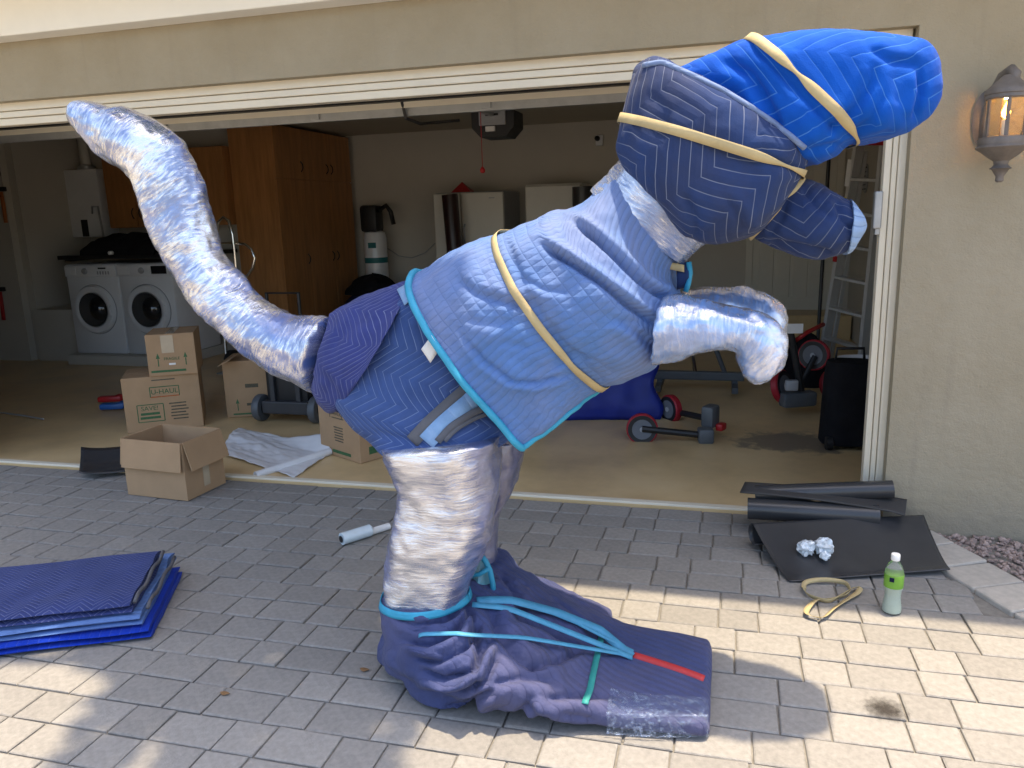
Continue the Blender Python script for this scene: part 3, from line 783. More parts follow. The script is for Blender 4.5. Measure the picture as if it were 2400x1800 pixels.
# ---- neck: film band
NECK = [((1278, 412), (1478, 572), .155), ((1300, 388), (1495, 553), .158), ((1320, 366), (1510, 538), .160), ((1341, 340), (1530, 520), .165)]
a_ = wob(20, .006, 4, 3); lf = Loft(NECK, 80, 8, 2.0, (False, False)); lf.displace(lambda p, n, u, k: a_(p)); neck = lf.build('neck_wrap', 'neck_film', statue)

# ---- head: cheek, snout, jaw
CHEEK = [((1374, 165), (1339, 300), .05), ((1388, 145), (1336, 335), .12), ((1425, 133), (1362, 385), .185), ((1490, 160), (1430, 455), 0.245), ((1560, 195), (1500, 514), 0.255), ((1640, 243), (1572, 520), 0.245),
         ((1705, 287), (1635, 498), 0.220), ((1738, 315), (1690, 438), .155), ((1745, 335), (1715, 400), .12), ((1740, 355), (1725, 378), .06)]
fch = creases([([(1350, 262), (1450, 285), (1560, 325), (1700, 372)], 9, .016, 0), ([(1640, 330), (1680, 350), (1725, 368)], 8, .012, 1), ([(1480, 420), (1500, 470), (1505, 515)], 9, .012, 1), ([(1570, 430), (1600, 470), (1610, 505)], 8, .010, -1), ([(1400, 200), (1440, 240), (1430, 300)], 10, .008, 1)])
a_, b_ = wob(5, .009, 3, 12), wob(18, .0025, 3, 1)
lf = Loft(CHEEK, 140, 12, 3.8); lf.displace(lambda p, n, u, k: a_(p) + b_(p) + fch(p, n)); cheek = lf.build('head_blanket', 'navy_quilt', statue)
SNOUT = [((1468, 152), (1520, 300), .12), ((1500, 138), (1580, 335), .145), ((1560, 110), (1650, 352), .17), ((1618, 90), (1735, 363), 0.207), ((1690, 84), (1785, 347), 0.210), ((1780, 78), (1836, 314), 0.207), ((1860, 80), (1890, 308), 0.203),
         ((1930, 86), (1940, 298), .165), ((1983, 96), (1985, 270), .14), ((2010, 121), (2014, 236), .10), ((2022, 148), (2025, 208), .055), ((2026, 172), (2028, 186), .015)]
fsn = creases([([(1618, 92), (1680, 150), (1750, 220), (1832, 308)], 9, .014, 0), ([(1560, 130), (1620, 160), (1660, 230), (1690, 290)], 10, .020, 1), ([(1785, 290), (1850, 230), (1900, 150)], 10, .014, -1), ([(1830, 300), (1880, 260), (1915, 200)], 9, .010, 1), ([(1985, 150), (1990, 200), (1975, 260)], 8, .016, 1), ([(1745, 330), (1780, 318), (1820, 312)], 8, .010, 1), ([(1880, 100), (1930, 130), (1990, 140)], 9, .010, -1)])
a_, b_ = wob(5, .008, 3, 21), wob(18, .0025, 3, 2)
lf = Loft(SNOUT, 130, 11, 3.2); lf.displace(lambda p, n, u, k: a_(p) + b_(p) + fsn(p, n)); snout = lf.build('snout_blanket', 'royal_quilt', statue)
JAW = [((1690, 372), (1598, 508), .12), ((1724, 385), (1622, 508), .115), ((1758, 393), (1660, 528), .128), ((1800, 413), (1725, 547), .135), ((1833, 438), (1793, 553), .12), ((1853, 460), (1836, 533), .085), ((1862, 474), (1857, 503), .045), ((1864, 482), (1862, 490), .012)]
fj = creases([([(1735, 400), (1760, 440), (1800, 470)], 8, .010, 1), ([(1660, 520), (1740, 535), (1800, 550)], 6, .014, 1), ([(1700, 430), (1690, 470), (1660, 510)], 7, .008, 1), ([(1810, 430), (1820, 470), (1850, 500)], 7, .010, -1)])
a_ = wob(8, .010, 4, 33); lf = Loft(JAW, 100, 9, 2.4); lf.displace(lambda p, n, u, k: a_(p) + fj(p, n)); jaw = lf.build('jaw_blanket', 'jaw_quilt', statue)
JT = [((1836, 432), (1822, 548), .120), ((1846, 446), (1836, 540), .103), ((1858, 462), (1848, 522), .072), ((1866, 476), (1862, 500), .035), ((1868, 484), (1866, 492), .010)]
quilt('sunlit_lining', (0.26, 0.38, 0.58), (0.14, 0.22, 0.40), 'lines', 0.03, 0.1, 0, 0.4)  # cloth over the jaw tip, with the sunlight on it put into its colour
lf = Loft(JT, 70, 7, 2.3); lf.displace(lambda p, n, u, k: a_(p) * .7 + .003); lf.build('lining', 'sunlit_lining', jaw)
# rolled upper hem of the head blanket; sunlit rim painted as a pale colour
bvh_of = {}
def bvh(o):
    if o.name not in bvh_of:
        off = parent_loc(o); me = o.data
        bvh_of[o.name] = BVHTree.FromPolygons([v.co + off for v in me.vertices], [tuple(p.vertices) for p in me.polygons])
    return bvh_of[o.name]
def hit(objs, p):
    """where the line of sight of photo point p meets the cloth"""
    d = ray(p[0] * K, p[1] * K).normalized(); best = None
    for o in objs:
        loc, nrm, idx, dist = bvh(o).ray_cast(CAMP, d)
        if loc is not None and (best is None or dist < best[2]):
            if nrm.dot(d) > 0: nrm = -nrm
            best = (loc, nrm, dist)
    return best
def dense(poly, step=6.0):
    out = []
    for a, b in zip(poly, poly[1:]):
        k = max(1, int(math.hypot(b[0] - a[0], b[1] - a[1]) / step))
        out += [(a[0] + (b[0] - a[0]) * i / k, a[1] + (b[1] - a[1]) * i / k) for i in range(k)]
    return out + [poly[-1]]
def smooth_pts(P, it=2):
    for _ in range(it): P = [P[0]] + [(P[i - 1] + P[i] * 2 + P[i + 1]) / 4 for i in range(1, len(P) - 1)] + [P[-1]]
    return P
def surface_path(objs, poly, lift=0.004, it=2):
    H = [h for h in (hit(objs, p) for p in dense(poly)) if h]
    return smooth_pts([h[0] + h[1] * lift for h in H], it), smooth_pts([h[1] for h in H], it)
def ribbon(mb, P, Nn, width, thick=0.002, wfn=None):
    n = len(P)
    def fn(u, v):
        i = min(n - 1, int(round(u * (n - 1)))); tg = (P[min(i + 1, n - 1)] - P[max(i - 1, 0)]).normalized()
        sd = tg.cross(Nn[i]).normalized(); w = width * (wfn(u) if wfn else 1)
        return P[i] + sd * ((v - 0.5) * w)
    mb.sheet(fn, n - 1, 2, thick); return mb
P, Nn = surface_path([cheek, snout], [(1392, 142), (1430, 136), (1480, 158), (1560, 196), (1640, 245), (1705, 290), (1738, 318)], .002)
MB().tube(P, .008, 8).build('hem', 'sunlit_hem', cheek, True, True)
# loop straps: where a plane cuts the cloth, pulled taut
def strap_loop(o, a, b, width, name='strap', m='tan_strap', wfn=None, lift=0.008, tilt=0.0, parent=statue, thick=0.002):
    A, B = VD(a, YC), VD(b, YC); ax = (B - A).normalized(); yd = Vector((tilt, 1, 0)).normalized(); pn = ax.cross(yd).normalized()
    me = o.data; off = parent_loc(o); bm = bmesh.new(); bm.from_mesh(me)
    r = bmesh.ops.bisect_plane(bm, geom=bm.verts[:] + bm.edges[:] + bm.faces[:], plane_co=A - off, plane_no=pn, clear_inner=False, clear_outer=False)
    pts = [g.co + off for g in r['geom_cut'] if isinstance(g, bmesh.types.BMVert)]; bm.free()
    e1 = ax; e2 = pn.cross(ax)
    q = sorted(((p - A).dot(e1), (p - A).dot(e2)) for p in pts)
    def half(pts_):
        h = []
        for p in pts_:
            while len(h) > 1 and (h[-1][0] - h[-2][0]) * (p[1] - h[-2][1]) - (h[-1][1] - h[-2][1]) * (p[0] - h[-2][0]) <= 0: h.pop()
            h.append(p)
        return h
    hull = half(q)[:-1] + half(q[::-1])[:-1]
    L = [math.dist(hull[i], hull[(i + 1) % len(hull)]) for i in range(len(hull))]; tot = sum(L); cnt = 160; P = []
    i = 0; acc = 0.0
    for k in range(cnt):
        t = tot * k / cnt
        while acc + L[i] < t: acc += L[i]; i += 1
        f = (t - acc) / L[i]; h0, h1 = hull[i], hull[(i + 1) % len(hull)]
        P.append((h0[0] + (h1[0] - h0[0]) * f, h0[1] + (h1[1] - h0[1]) * f))
    cx = sum(p[0] for p in P) / cnt; cy = sum(p[1] for p in P) / cnt
    pts3 = []
    for k in range(cnt):
        p = P[k]; t = (P[(k + 1) % cnt][0] - P[k - 1][0], P[(k + 1) % cnt][1] - P[k - 1][1]); n2 = (t[1], -t[0]); l = math.hypot(*n2) or 1
        n2 = (n2[0] / l, n2[1] / l)
        if n2[0] * (p[0] - cx) + n2[1] * (p[1] - cy) < 0: n2 = (-n2[0], -n2[1])
        pts3.append((A + e1 * (p[0] + n2[0] * lift) + e2 * (p[1] + n2[1] * lift), e1 * n2[0] + e2 * n2[1]))
    mb = MB()
    ctr = A + e1 * cx + e2 * cy
    def fn(u, v):
        k = int(round(u * cnt)) % cnt; p, nn = pts3[k]
        w = width * (wfn(p) if wfn else 1.0); tw = 0.18 * math.sin(p.z * 31 + p.x * 17)
        d_ = (pn + nn * tw).normalized()
        return p + d_ * ((v - 0.5) * w)
    mb.sheet(fn, cnt, 2, thick)
    return mb.build(name, m, parent, True, True)
def pinch(*pts):
    P3 = [(VD(p, YC), s) for p, s in pts]
    def f(p):
        w = 1.0
        for q, s in P3:
            d = math.hypot(p.x - q.x, p.z - q.z); w *= 1 - 0.7 * math.exp(-(d / s) ** 2)
        return w
    return f
strap_loop(torso, (1090, 507), (1312, 827), .024, wfn=pinch(((1150, 668), .03), ((1245, 770), .03)))
strap_loop(cheek, (1345, 261), (1712, 374), .026, wfn=pinch(((1690, 368), .05)))
strap_loop(jaw, (1726, 386), (1620, 506), .026, wfn=pinch(((1683, 425), .02)))
strap_loop(snout, (1613, 94), (1836, 311), .026, wfn=pinch(((1700, 190), .035), ((1836, 311), .03)))
strap_loop(neck, (1330, 470), (1480, 578), .03, tilt=0.0) if False else None
# buckle of the torso strap
bp = VD((1300, 828), YC - 0.02)
bk = MB().tube([bp + Vector((x, -.012, z)) for x, z in ((-.035, 0.004), (0.02, -.006), (.03, .010), (-.03, .022))], .004, 8, closed=True)
bk.build('buckle', 'chrome', statue, True, True)
# strap end below the neck band
MB().sheet(lambda u, v: VD((1432 + 46 * u, 563 + 9 * u + 16 * v), YC - 0.06), 8, 2, .002).build('strap', 'tan_strap', statue, True, True)

# turquoise edged blanket end hanging below the neck band
nl_ = MB().sheet(lambda u, v: VD((1462 + 26 * u, 572 + 52 * v - 6 * u), YC - .03 - .02 * math.sin(v * 3)), 4, 8, .004).build('lining', 'navy_quilt', statue, True, True)
MB().tube([VD(p, YC - .045) for p in ((1488, 566), (1491, 590), (1487, 612), (1481, 630))], .008, 8).build('piping', 'teal_piping', nl_, True, True)
# ---- arms
ARM = [((1428, 655), (1412, 778), .105), ((1440, 638), (1415, 786), .112), ((1490, 642), (1475, 773), .105), ((1545, 652), (1538, 760), .092), ((1600, 662), (1578, 760), .088), ((1658, 680), (1592, 782), .086), ((1696, 725), (1602, 806), .080), ((1692, 782), (1618, 823), .062), ((1668, 812), (1634, 827), .035), ((1655, 820), (1645, 827), .012)]
ya = YC - .17
a_, b_ = wob(12, .008, 4, 7), wob(40, .003, 2, 2)
lf = Loft([(t, b, w_, ya) for t, b, w_ in ARM], 72, 8); lf.displace(lambda p, n, u, k: a_(p) + b_(p)); lf.build('arm_wrap', 'arm_film', statue)
ARM2 = [((1462, 640), (1460, 720), .08), ((1480, 624), (1480, 735), .09), ((1540, 620), (1540, 730), .09), ((1610, 622), (1600, 740), .09), ((1660, 634), (1635, 750), .088), ((1692, 664), (1650, 775), .08), ((1702, 706), (1660, 800), .06), ((1698, 740), (1675, 800), .03)]
lf = Loft([(t, b, w_, YC + .13) for t, b, w_ in ARM2], 64, 8); lf.displace(lambda p, n, u, k: a_(p) + b_(p)); lf.build('arm_wrap', 'arm_film', statue)

# ---- legs (film)
YL = YC - .18
LEG = [((840, 958), (1078, 946), .150), ((848, 985), (1076, 970), .150), ((862, 1030), (1074, 1020), .142), ((868, 1062), (1074, 1070), .135), ((862, 1105), (1068, 1115), .128), ((848, 1155), (1060, 1160), .128), ((840, 1200), (1040, 1205), .125), ((838, 1245), (1018, 1250), .120), ((838, 1290), (1002, 1295), .115)]
a_, b_ = wob(7, .012, 3, 17), wob(30, .003, 3, 5)
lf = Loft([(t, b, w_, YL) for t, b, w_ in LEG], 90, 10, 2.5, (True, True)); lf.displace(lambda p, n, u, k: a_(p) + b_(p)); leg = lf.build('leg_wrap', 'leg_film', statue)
LEG2 = [((1010, 930), (1128, 948), .12), ((1015, 985), (1128, 995), .115), ((1010, 1040), (1110, 1045), .11), ((1000, 1090), (1088, 1090), .10), ((985, 1150), (1070, 1150), .095), ((985, 1215), (1072, 1215), .095), ((985, 1275), (1080, 1275), .10)]
lf = Loft([(t, b, w_, YC + .17) for t, b, w_ in LEG2], 70, 9, 2.3); lf.displace(lambda p, n, u, k: a_(p) + b_(p)); leg2 = lf.build('leg_wrap', 'far_leg_film', statue)

# ---- feet: one bundle of blanket on a flat base
def foot_ring(X, y0, y1, h, e, n=48, z0=0.0, skew=0.0):
    out = []
    for k in range(n):
        th = 2 * math.pi * k / n; c, d = math.cos(th), math.sin(th)
        cc = math.copysign(abs(c) ** (2 / e), c); dd = math.copysign(abs(d) ** (2 / e), d)
        out.append(Vector((X + skew * cc, (y0 + y1) / 2 + (y1 - y0) / 2 * cc, z0 + max(0.0, h / 2 + h / 2 * dd))))
    return out
def ring_xy(cx, cy, rx, ry, z, n=48): return [Vector((cx + rx * math.cos(2 * math.pi * k / n), cy + ry * math.sin(2 * math.pi * k / n), z)) for k in range(n)]
fm = MB()
fm.rings([foot_ring(*q) for q in ((0.0, 2.09, 2.53, .045, 5), (-.012, 2.07, 2.55, .07, 5), (-.1, 2.06, 2.56, .080, 4.5), (-.28, 2.04, 2.57, .090, 4), (-.40, 2.02, 2.59, .125, 3.2), (-.52, 1.99, 2.62, .185, 2.6), (-.66, 1.97, 2.68, .255, 2.4), (-.80, 1.98, 2.70, .30, 2.3), (-.92, 2.02, 2.72, .30, 2.3), (-1.02, 2.08, 2.70, .24, 2.3), (-1.10, 2.18, 2.62, .16, 2.2))])
# near ankle bundle, far ankle bundle
a0 = VD((838, 1290), YL); a1 = VD((1002, 1292), YL); ac = (a0 + a1) / 2; ar = (a1 - a0).length / 2
fm.rings([ring_xy(ac.x, YL, ar + .012, .135, ac.z + .005), ring_xy(ac.x, YL, ar + .022, .15, ac.z - .05), ring_xy(ac.x + .02, YL, ar + .03, .17, ac.z - .12), ring_xy(ac.x + .06, YL, ar + .02, .19, ac.z - .19), ring_xy(ac.x + .10, YL, ar + .02, .20, .01)])
h2 = VD((1075, 1222), YC + .17)
fm.rings([ring_xy(h2.x - .06, YC + .17, .10, .11, h2.z + .02), ring_xy(h2.x - .03, YC + .17, .13, .14, h2.z - .06), ring_xy(h2.x + .03, YC + .17, .16, .16, h2.z - .15), ring_xy(h2.x + .05, YC + .17, .2, .18, .01)])
hp = VD((1165, 1263), YC + .2)
fm.rings([foot_ring(hp.x - .22, YC + .02, YC + .34, hp.z * .9, 2.0), foot_ring(hp.x - .1, YC - .02, YC + .36, hp.z * 1.02, 2.0), foot_ring(hp.x, YC - .02, YC + .36, hp.z * 1.0, 2.0), foot_ring(hp.x + .12, YC, YC + .33, hp.z * .72, 2.0), foot_ring(hp.x + .26, YC + .04, YC + .3, hp.z * .42, 2.0)])
tmp = fm.build('foot_tmp', None, None)
md = tmp.modifiers.new('r', 'REMESH'); md.mode = 'VOXEL'; md.voxel_size = 0.0085
md2 = tmp.modifiers.new('s', 'SMOOTH'); md2.iterations = 7; md2.factor = 0.6
dg = bpy.context.evaluated_depsgraph_get()
me = bpy.data.meshes.new_from_object(tmp.evaluated_get(dg)); bpy.data.objects.remove(tmp)
ffo = creases([([(850, 1330), (900, 1350), (960, 1345), (1010, 1310)], 6, 0.027, 1), ([(870, 1385), (930, 1395), (985, 1370), (1020, 1320)], 6, 0.030, 1), ([(885, 1420), (950, 1430), (1010, 1400), (1040, 1340)], 6, 0.032, -1), ([(905, 1450), (960, 1470), (1020, 1450), (1060, 1380)], 7, 0.035, 1), ([(930, 1490), (990, 1500), (1050, 1470), (1080, 1400)], 7, 0.030, -1),
              ([(960, 1530), (1020, 1520), (1070, 1490)], 7, 0.027, 1), ([(1000, 1290), (1030, 1360), (1035, 1430), (1020, 1500)], 7, 0.032, 1), ([(1060, 1310), (1080, 1370), (1120, 1420), (1180, 1450)], 9, 0.030, -1), ([(1140, 1440), (1200, 1430), (1260, 1400)], 8, 0.024, 1), ([(1060, 1480), (1130, 1460), (1200, 1470)], 9, 0.022, 1),
              ([(1180, 1510), (1250, 1500), (1340, 1505)], 8, 0.024, 1), ([(1210, 1540), (1250, 1550), (1290, 1560)], 7, 0.014, 1), ([(1110, 1330), (1180, 1350), (1250, 1400)], 8, 0.022, 1), ([(1075, 1235), (1110, 1270), (1130, 1310)], 7, 0.024, 1), ([(1130, 1530), (1190, 1560), (1240, 1570)], 8, 0.019, -1), ([(1110, 1560), (1140, 1530), (1150, 1500)], 9, 0.019, 1),
              ([(860, 1345), (900, 1365), (970, 1360)], 5, 0.014, -1), ([(900, 1405), (960, 1415), (1000, 1390)], 5, 0.014, 1), ([(1190, 1290), (1230, 1320), (1280, 1360)], 6, 0.016, 1)])
a_, b_ = wob(6, .012, 4, 40), wob(17, .004, 3, 41)
toe = lambda p: max(0.12, min(1.0, (-p.x - .20) / .25))
bm = bmesh.new(); bm.from_mesh(me); bm.normal_update()
mv = [(v, v.co + v.normal * ((a_(v.co) + b_(v.co) + ffo(v.co, v.normal)) * toe(v.co))) for v in bm.verts]
for v, c in mv: v.co = c
for v in bm.verts:
    v.co.z = max(v.co.z, 0.003); v.co -= Vector(statue.location)
for f in bm.faces: f.smooth = True
bm.to_mesh(me); bm.free(); me.materials.clear()
foot = link(me, 'foot_blanket', 'foot_quilt', statue)
# film over the toe end
def ye(x): return 2.036 + .05 * max(0.0, (x + .28) / .28) ** 1.6
def toe_film(u, v):
    x = -.295 + .29 * u; y = ye(x) + .008 + .085 * v
    d = bvh(foot).ray_cast(Vector((x, y, .6)), Vector((0, 0, -1)))[0]
    z = d.z if d is not None else .03
    return Vector((x, y, z + .006 + .004 * noise.noise(Vector((x * 30, y * 30, 0)))))
tf = MB().sheet(toe_film, 50, 22, .001)
def toe_side(u, v): 
    x = -.295 + .29 * u; return Vector((x, ye(x) - .004 + .006 * noise.noise(Vector((x * 30, v * 4, 3))), .012 + .072 * v))
tf.sheet(toe_side, 50, 8, .001)
tw_ = tf.build('toe_wrap', 'toe_film', statue, True, True)
MB().tube([Vector((-.295 + .29 * i / 30, ye(-.295 + .29 * i / 30) - .006 + .004 * noise.noise(Vector((i * .7, 2, 1))), .014 + .006 * noise.noise(Vector((i * .9, 0, 1))))) for i in range(31)], .0022, 6).build('film_edge', 'toe_film', tw_, True, True)
# turquoise band round the ankle
def ankle_band(u, v):
    t = 2 * math.pi * u; wv_ = .004 * noise.noise(Vector((math.cos(t) * 2, math.sin(t) * 2, 1)))
    return Vector((ac.x + (ar + .016 + wv_ + .006 * (1 - v)) * math.cos(t), YL + (.136 + wv_ + .006 * (1 - v)) * math.sin(t), ac.z - .006 + .024 * v + (a1.z - a0.z) * .5 * math.cos(t)))
MB().sheet(ankle_band, 72, 3, .004).build('piping', 'teal_piping', foot, True, True)
# pale turquoise lining gathered between the legs
l0 = [VD(p, YC - .02) for p in ((1000, 1300), (1005, 1250), (1040, 1200), (1056, 1215), (1066, 1250), (1066, 1300), (1040, 1312))]
lm = MB(); ctr = sum(l0, Vector()) / len(l0) + Vector((0, -.05, 0))
lm.v += l0 + [ctr]; lm.f += [(i, (i + 1) % len(l0), len(l0)) for i in range(len(l0))]
lin = lm.build('lining', 'teal_lining', statue, False, True)
MB().tube(smooth_pts([VD(p, YC - .05) for p in ((1036, 1196), (1052, 1212), (1058, 1232), (1066, 1255), (1067, 1300))], 1), .010, 8).build('piping', 'teal_piping', lin, True, True)
MB().tube([VD(p, YC - .06) for p in ((1008, 1246), (1036, 1240), (1056, 1228))], .008, 8).build('piping', 'teal_piping', lin, True, True)
# elastic bands stretched over the feet
def band(pts, w, name, m, lift=.006):
    """elastic pulled taut: straight in plan between its ends, lifted over what lies under it"""
    H = [h for h in (hit([foot, leg, lin], p) for p in pts) if h]
    plan = []; k = 22
    for a, b in zip(H, H[1:]):
        plan += [a[0].lerp(b[0], i / k) for i in range(k)]
    plan.append(H[-1][0])
    d = [0.0]
    for p, q in zip(plan, plan[1:]): d.append(d[-1] + math.hypot(q.x - p.x, q.y - p.y))
    z = []
    for p in plan:
        g = bvh(foot).ray_cast(Vector((p.x, p.y, 1.0)), Vector((0, 0, -1)))[0]
        z.append((g.z if g is not None else 0.0) + lift)
    z[0] = max(H[0][0].z + lift * .5, 0); hull = []
    for q in zip(d, z):
        while len(hull) > 1 and (hull[-1][0] - hull[-2][0]) * (q[1] - hull[-2][1]) - (hull[-1][1] - hull[-2][1]) * (q[0] - hull[-2][0]) >= 0: hull.pop()
        hull.append(q)
    P_ = []; h = 0
    for p, dd in zip(plan, d):
        while h < len(hull) - 2 and hull[h + 1][0] < dd: h += 1
        (x0, z0), (x1, z1) = hull[h], hull[h + 1]
        P_.append(Vector((p.x, p.y, z0 + (z1 - z0) * (dd - x0) / max(1e-6, x1 - x0))))
    P_ = smooth_pts(P_, 2); Nn_ = [Vector((-.05, -.45, .85)).normalized()] * len(P_)
    return ribbon(MB(), P_, Nn_, w, .002).build(name, m, statue, True, True)
band([(1030, 1300), (1200, 1334), (1295, 1378), (1365, 1422)], .030, 'strap', 'teal_elastic', .006)
band([(1020, 1308), (1366, 1424)], .020, 'strap', 'teal_elastic', .006)
band([(905, 1376), (1000, 1376), (1364, 1420)], .014, 'strap', 'teal_elastic', .006)
band([(1225, 1342), (1368, 1414)], .012, 'strap', 'teal_elastic', .010)
band([(1366, 1416), (1521, 1469)], .022, 'strap', 'red_elastic', .004)
band([(1303, 1362), (1290, 1420), (1275, 1500), (1264, 1556)], .020, 'strap', 'green_elastic', .005)
# folded blanket edges and care label at the hip
def stripe(poly, w, name, m, parent=statue, objs=None, lift=.004):
    P, Nn = surface_path(objs or [thigh], poly, lift, 4)
    return ribbon(MB(), P, Nn, w, .003).build(name, m, parent, True, True)
quilt('pale_lining', (0.22, 0.36, 0.56), (0.30, 0.42, 0.6), 'lines', 0.03, 0.1, 0, 0.4, coords='Object')
stripe([(892, 952), (930, 912), (985, 862), (1012, 838)], .045, 'binding', 'grey_binding')
stripe([(922, 952), (960, 915), (1010, 872), (1030, 852)], .055, 'lining', 'pale_lining', lift=.007)
stripe([(946, 950), (975, 922), (1020, 892), (1052, 880)], .022, 'binding', 'grey_binding', lift=.010)
stripe([(962, 950), (990, 925), (1030, 902), (1062, 892)], .012, 'binding', 'grey_binding', lift=.010)
stripe([(868, 625), (876, 640), (884, 655)], .028, 'lining', 'pale_lining', objs=[rump, thigh], lift=.006)
TG = [(932, 724), (950, 754), (930, 784), (910, 754)]
def tag_fn(u, v):
    a, b, c2, d = TG
    x = (a[0] * (1 - u) + b[0] * u) * (1 - v) + (d[0] * (1 - u) + c2[0] * u) * v; y = (a[1] * (1 - u) + b[1] * u) * (1 - v) + (d[1] * (1 - u) + c2[1] * u) * v
    h = hit([torso, thigh], (x, y)); q = VD((x, y), h[0].y - .012 - .010 * math.sin(v * 3)); return q
MB().sheet(tag_fn, 4, 8, .001).build('care_tag', 'white_label', statue, True, True)
# ------------------------------------------------------------------ shade tree over the left of the driveway (its shadow lies in view)
mat('leaf', (0.060, 0.085, 0.030), 0.6, 0.35, 14.0, 0.0, spec=0.3)
mat('bark', (0.16, 0.12, 0.09), 0.9, 0.3, 12.0, 0.6, 40.0)
tree = thing('shade_tree', 'leafy tree whose crown shades the driveway beside the tail', 'tree', (-5.6, 1.2, 0))
tr = random.Random(5)
tm = MB()
tm.tube([Vector((-5.6, 1.2, -.05)), Vector((-5.55, 1.25, 1.2)), Vector((-5.3, 1.4, 2.4)), Vector((-4.8, 1.7, 3.3))], [.17, .14, .12, .09], 10)
for e in ((-3.2, 2.5, 3.75), (-2.2, 2.7, 3.8), (-1.3, 2.3, 3.65)):
    s_ = Vector((-4.9, 1.65, 3.2)); e = Vector(e); md_ = s_.lerp(e, .5) + Vector((0, 0, .25)); tm.tube([s_, md_, e], [.08, .05, .02], 8)
tm.build('trunk', 'bark', tree, True, True)
CL = [(-2.15, 2.98, 3.7, .80, .93), (-1.40, 2.80, 3.65, .62, .92), (-.88, 2.02, 3.6, .34, .66), (-2.8, 2.7, 3.9, .6, .75), (-1.15, 3.3, 3.8, .55, .6)]
lm = MB(); V_ = []; F_ = []
for (cx, cy, cz, rx, ry) in CL:
    for i in range(int(3600 * rx * ry) + 500):
        th = tr.uniform(0, 6.283); rr = math.sqrt(tr.random()) * (1 + .14 * math.sin(3 * th + cx * 5) + .10 * math.sin(7 * th + cy * 9)); zz = tr.uniform(-1, 1)
        p = Vector((cx + rx * rr * math.cos(th), cy + ry * rr * math.sin(th), cz + .40 * zz * (1 - .6 * rr * rr)))
        a = Vector((tr.gauss(0, 1), tr.gauss(0, 1), tr.gauss(0, .45))).normalized(); b = a.cross(Vector((tr.gauss(0, .5), tr.gauss(0, .5), 1)).normalized()).normalized()
        l, w_ = tr.uniform(.05, .10), tr.uniform(.022, .04); o = len(V_)
        V_ += [p - a * l, p + b * w_, p + a * l, p - b * w_]; F_.append((o, o + 1, o + 2, o + 3))
lm.v = V_; lm.f = F_
lm.build('crown', 'leaf', tree, False, True, fix=False)

# ------------------------------------------------------------------ garage door, opener, lantern
gd = thing('garage_door', 'raised sectional garage door, only its pale lower edge showing under the trim', 'garage door', (-2.05, 4.5, 2.13))
MB().prism([Vector((-4.95, 4.55, 2.155)), Vector((-4.95, 4.55, 2.195)), Vector((-4.95, 6.62, 2.575)), Vector((-4.95, 6.62, 2.535))], (5.6, 0, 0)).build('panel', 'trim_paint', gd, False, True)
bar = MB().box((-2.15, 4.60, 2.137), (5.6, .035, .048), bevel=.003).build('bottom_bar', 'galvanised', gd, False, True)
MB().box((-2.15, 4.575, 2.175), (5.6, .02, .012)).build('lip', 'galvanised', bar, False, True)
MB().box((-2.15, 4.52, 2.1950), (5.6, .05, .012)).build('weather_seal', 'black_plastic', gd, False, True)
for x in (-3.55, -2.45, -1.35, -.35):
    MB().box((x, 4.575, 2.150), (.06, .02, .05), bevel=.003).build('hinge', 'galvanised', gd, False, True)
MB().tube([Vector((-1.86, 4.55, 2.19)), Vector((-1.85, 4.57, 2.10)), Vector((-1.80, 4.68, 2.075)), Vector((-1.66, 5.0, 2.12))], .010, 6).build('arm', 'black_plastic', gd, False, True)
op = thing('door_opener', 'grey and black garage door opener unit hanging from the ceiling', 'door opener', (-2.05, 7.3, 2.60))
MB().box((0, 0, -.245), (.26, .30, .19), bevel=.015).build('body', 'grey_plastic', op)
MB().prism([Vector((-.20, -.16, -.16)), Vector((-.20, -.16, -.30)), Vector((-.12, -.16, -.385)), Vector((.12, -.16, -.385)), Vector((.20, -.16, -.30)), Vector((.20, -.16, -.16))], (0, .34, 0)).build('lens', 'black_plastic', op)
MB().box((0, -.165, -.215), (.25, .03, .14), bevel=.006).build('front_panel', 'grey_plastic', op)
MB().box((0, -.183, -.195), (.12, .006, .018)).build('slot', 'black_plastic', op)
MB().box((-.02, -.170, -.315), (.09, .03, .045), bevel=.004).build('light_cover', 'white_label', op)
MB().box((0, -1.4, -.19), (.04, 2.5, .035)).build('rail', 'galvanised', op)
for sx in (-.10, .10): MB().tube([Vector((sx, .0, -.15)), Vector((sx, 0, .01))], .012, 6).build('hanger', 'galvanised', op)
k_ = V(1131, 398, 6.8)
pc = thing('pull_cord', 'thin red pull cord with a small red knob below the door opener', 'cord', (k_.x, k_.y, k_.z))
MB().tube([Vector((0, 0, .02)), Vector((0, 0, .62))], .0035, 6).build('cord', 'red_plastic', pc)
MB().lathe([(.004, -.03), (.022, -.022), (.024, 0), (.012, .02), (.004, .03)], n=12).build('knob', 'red_plastic', pc, True)
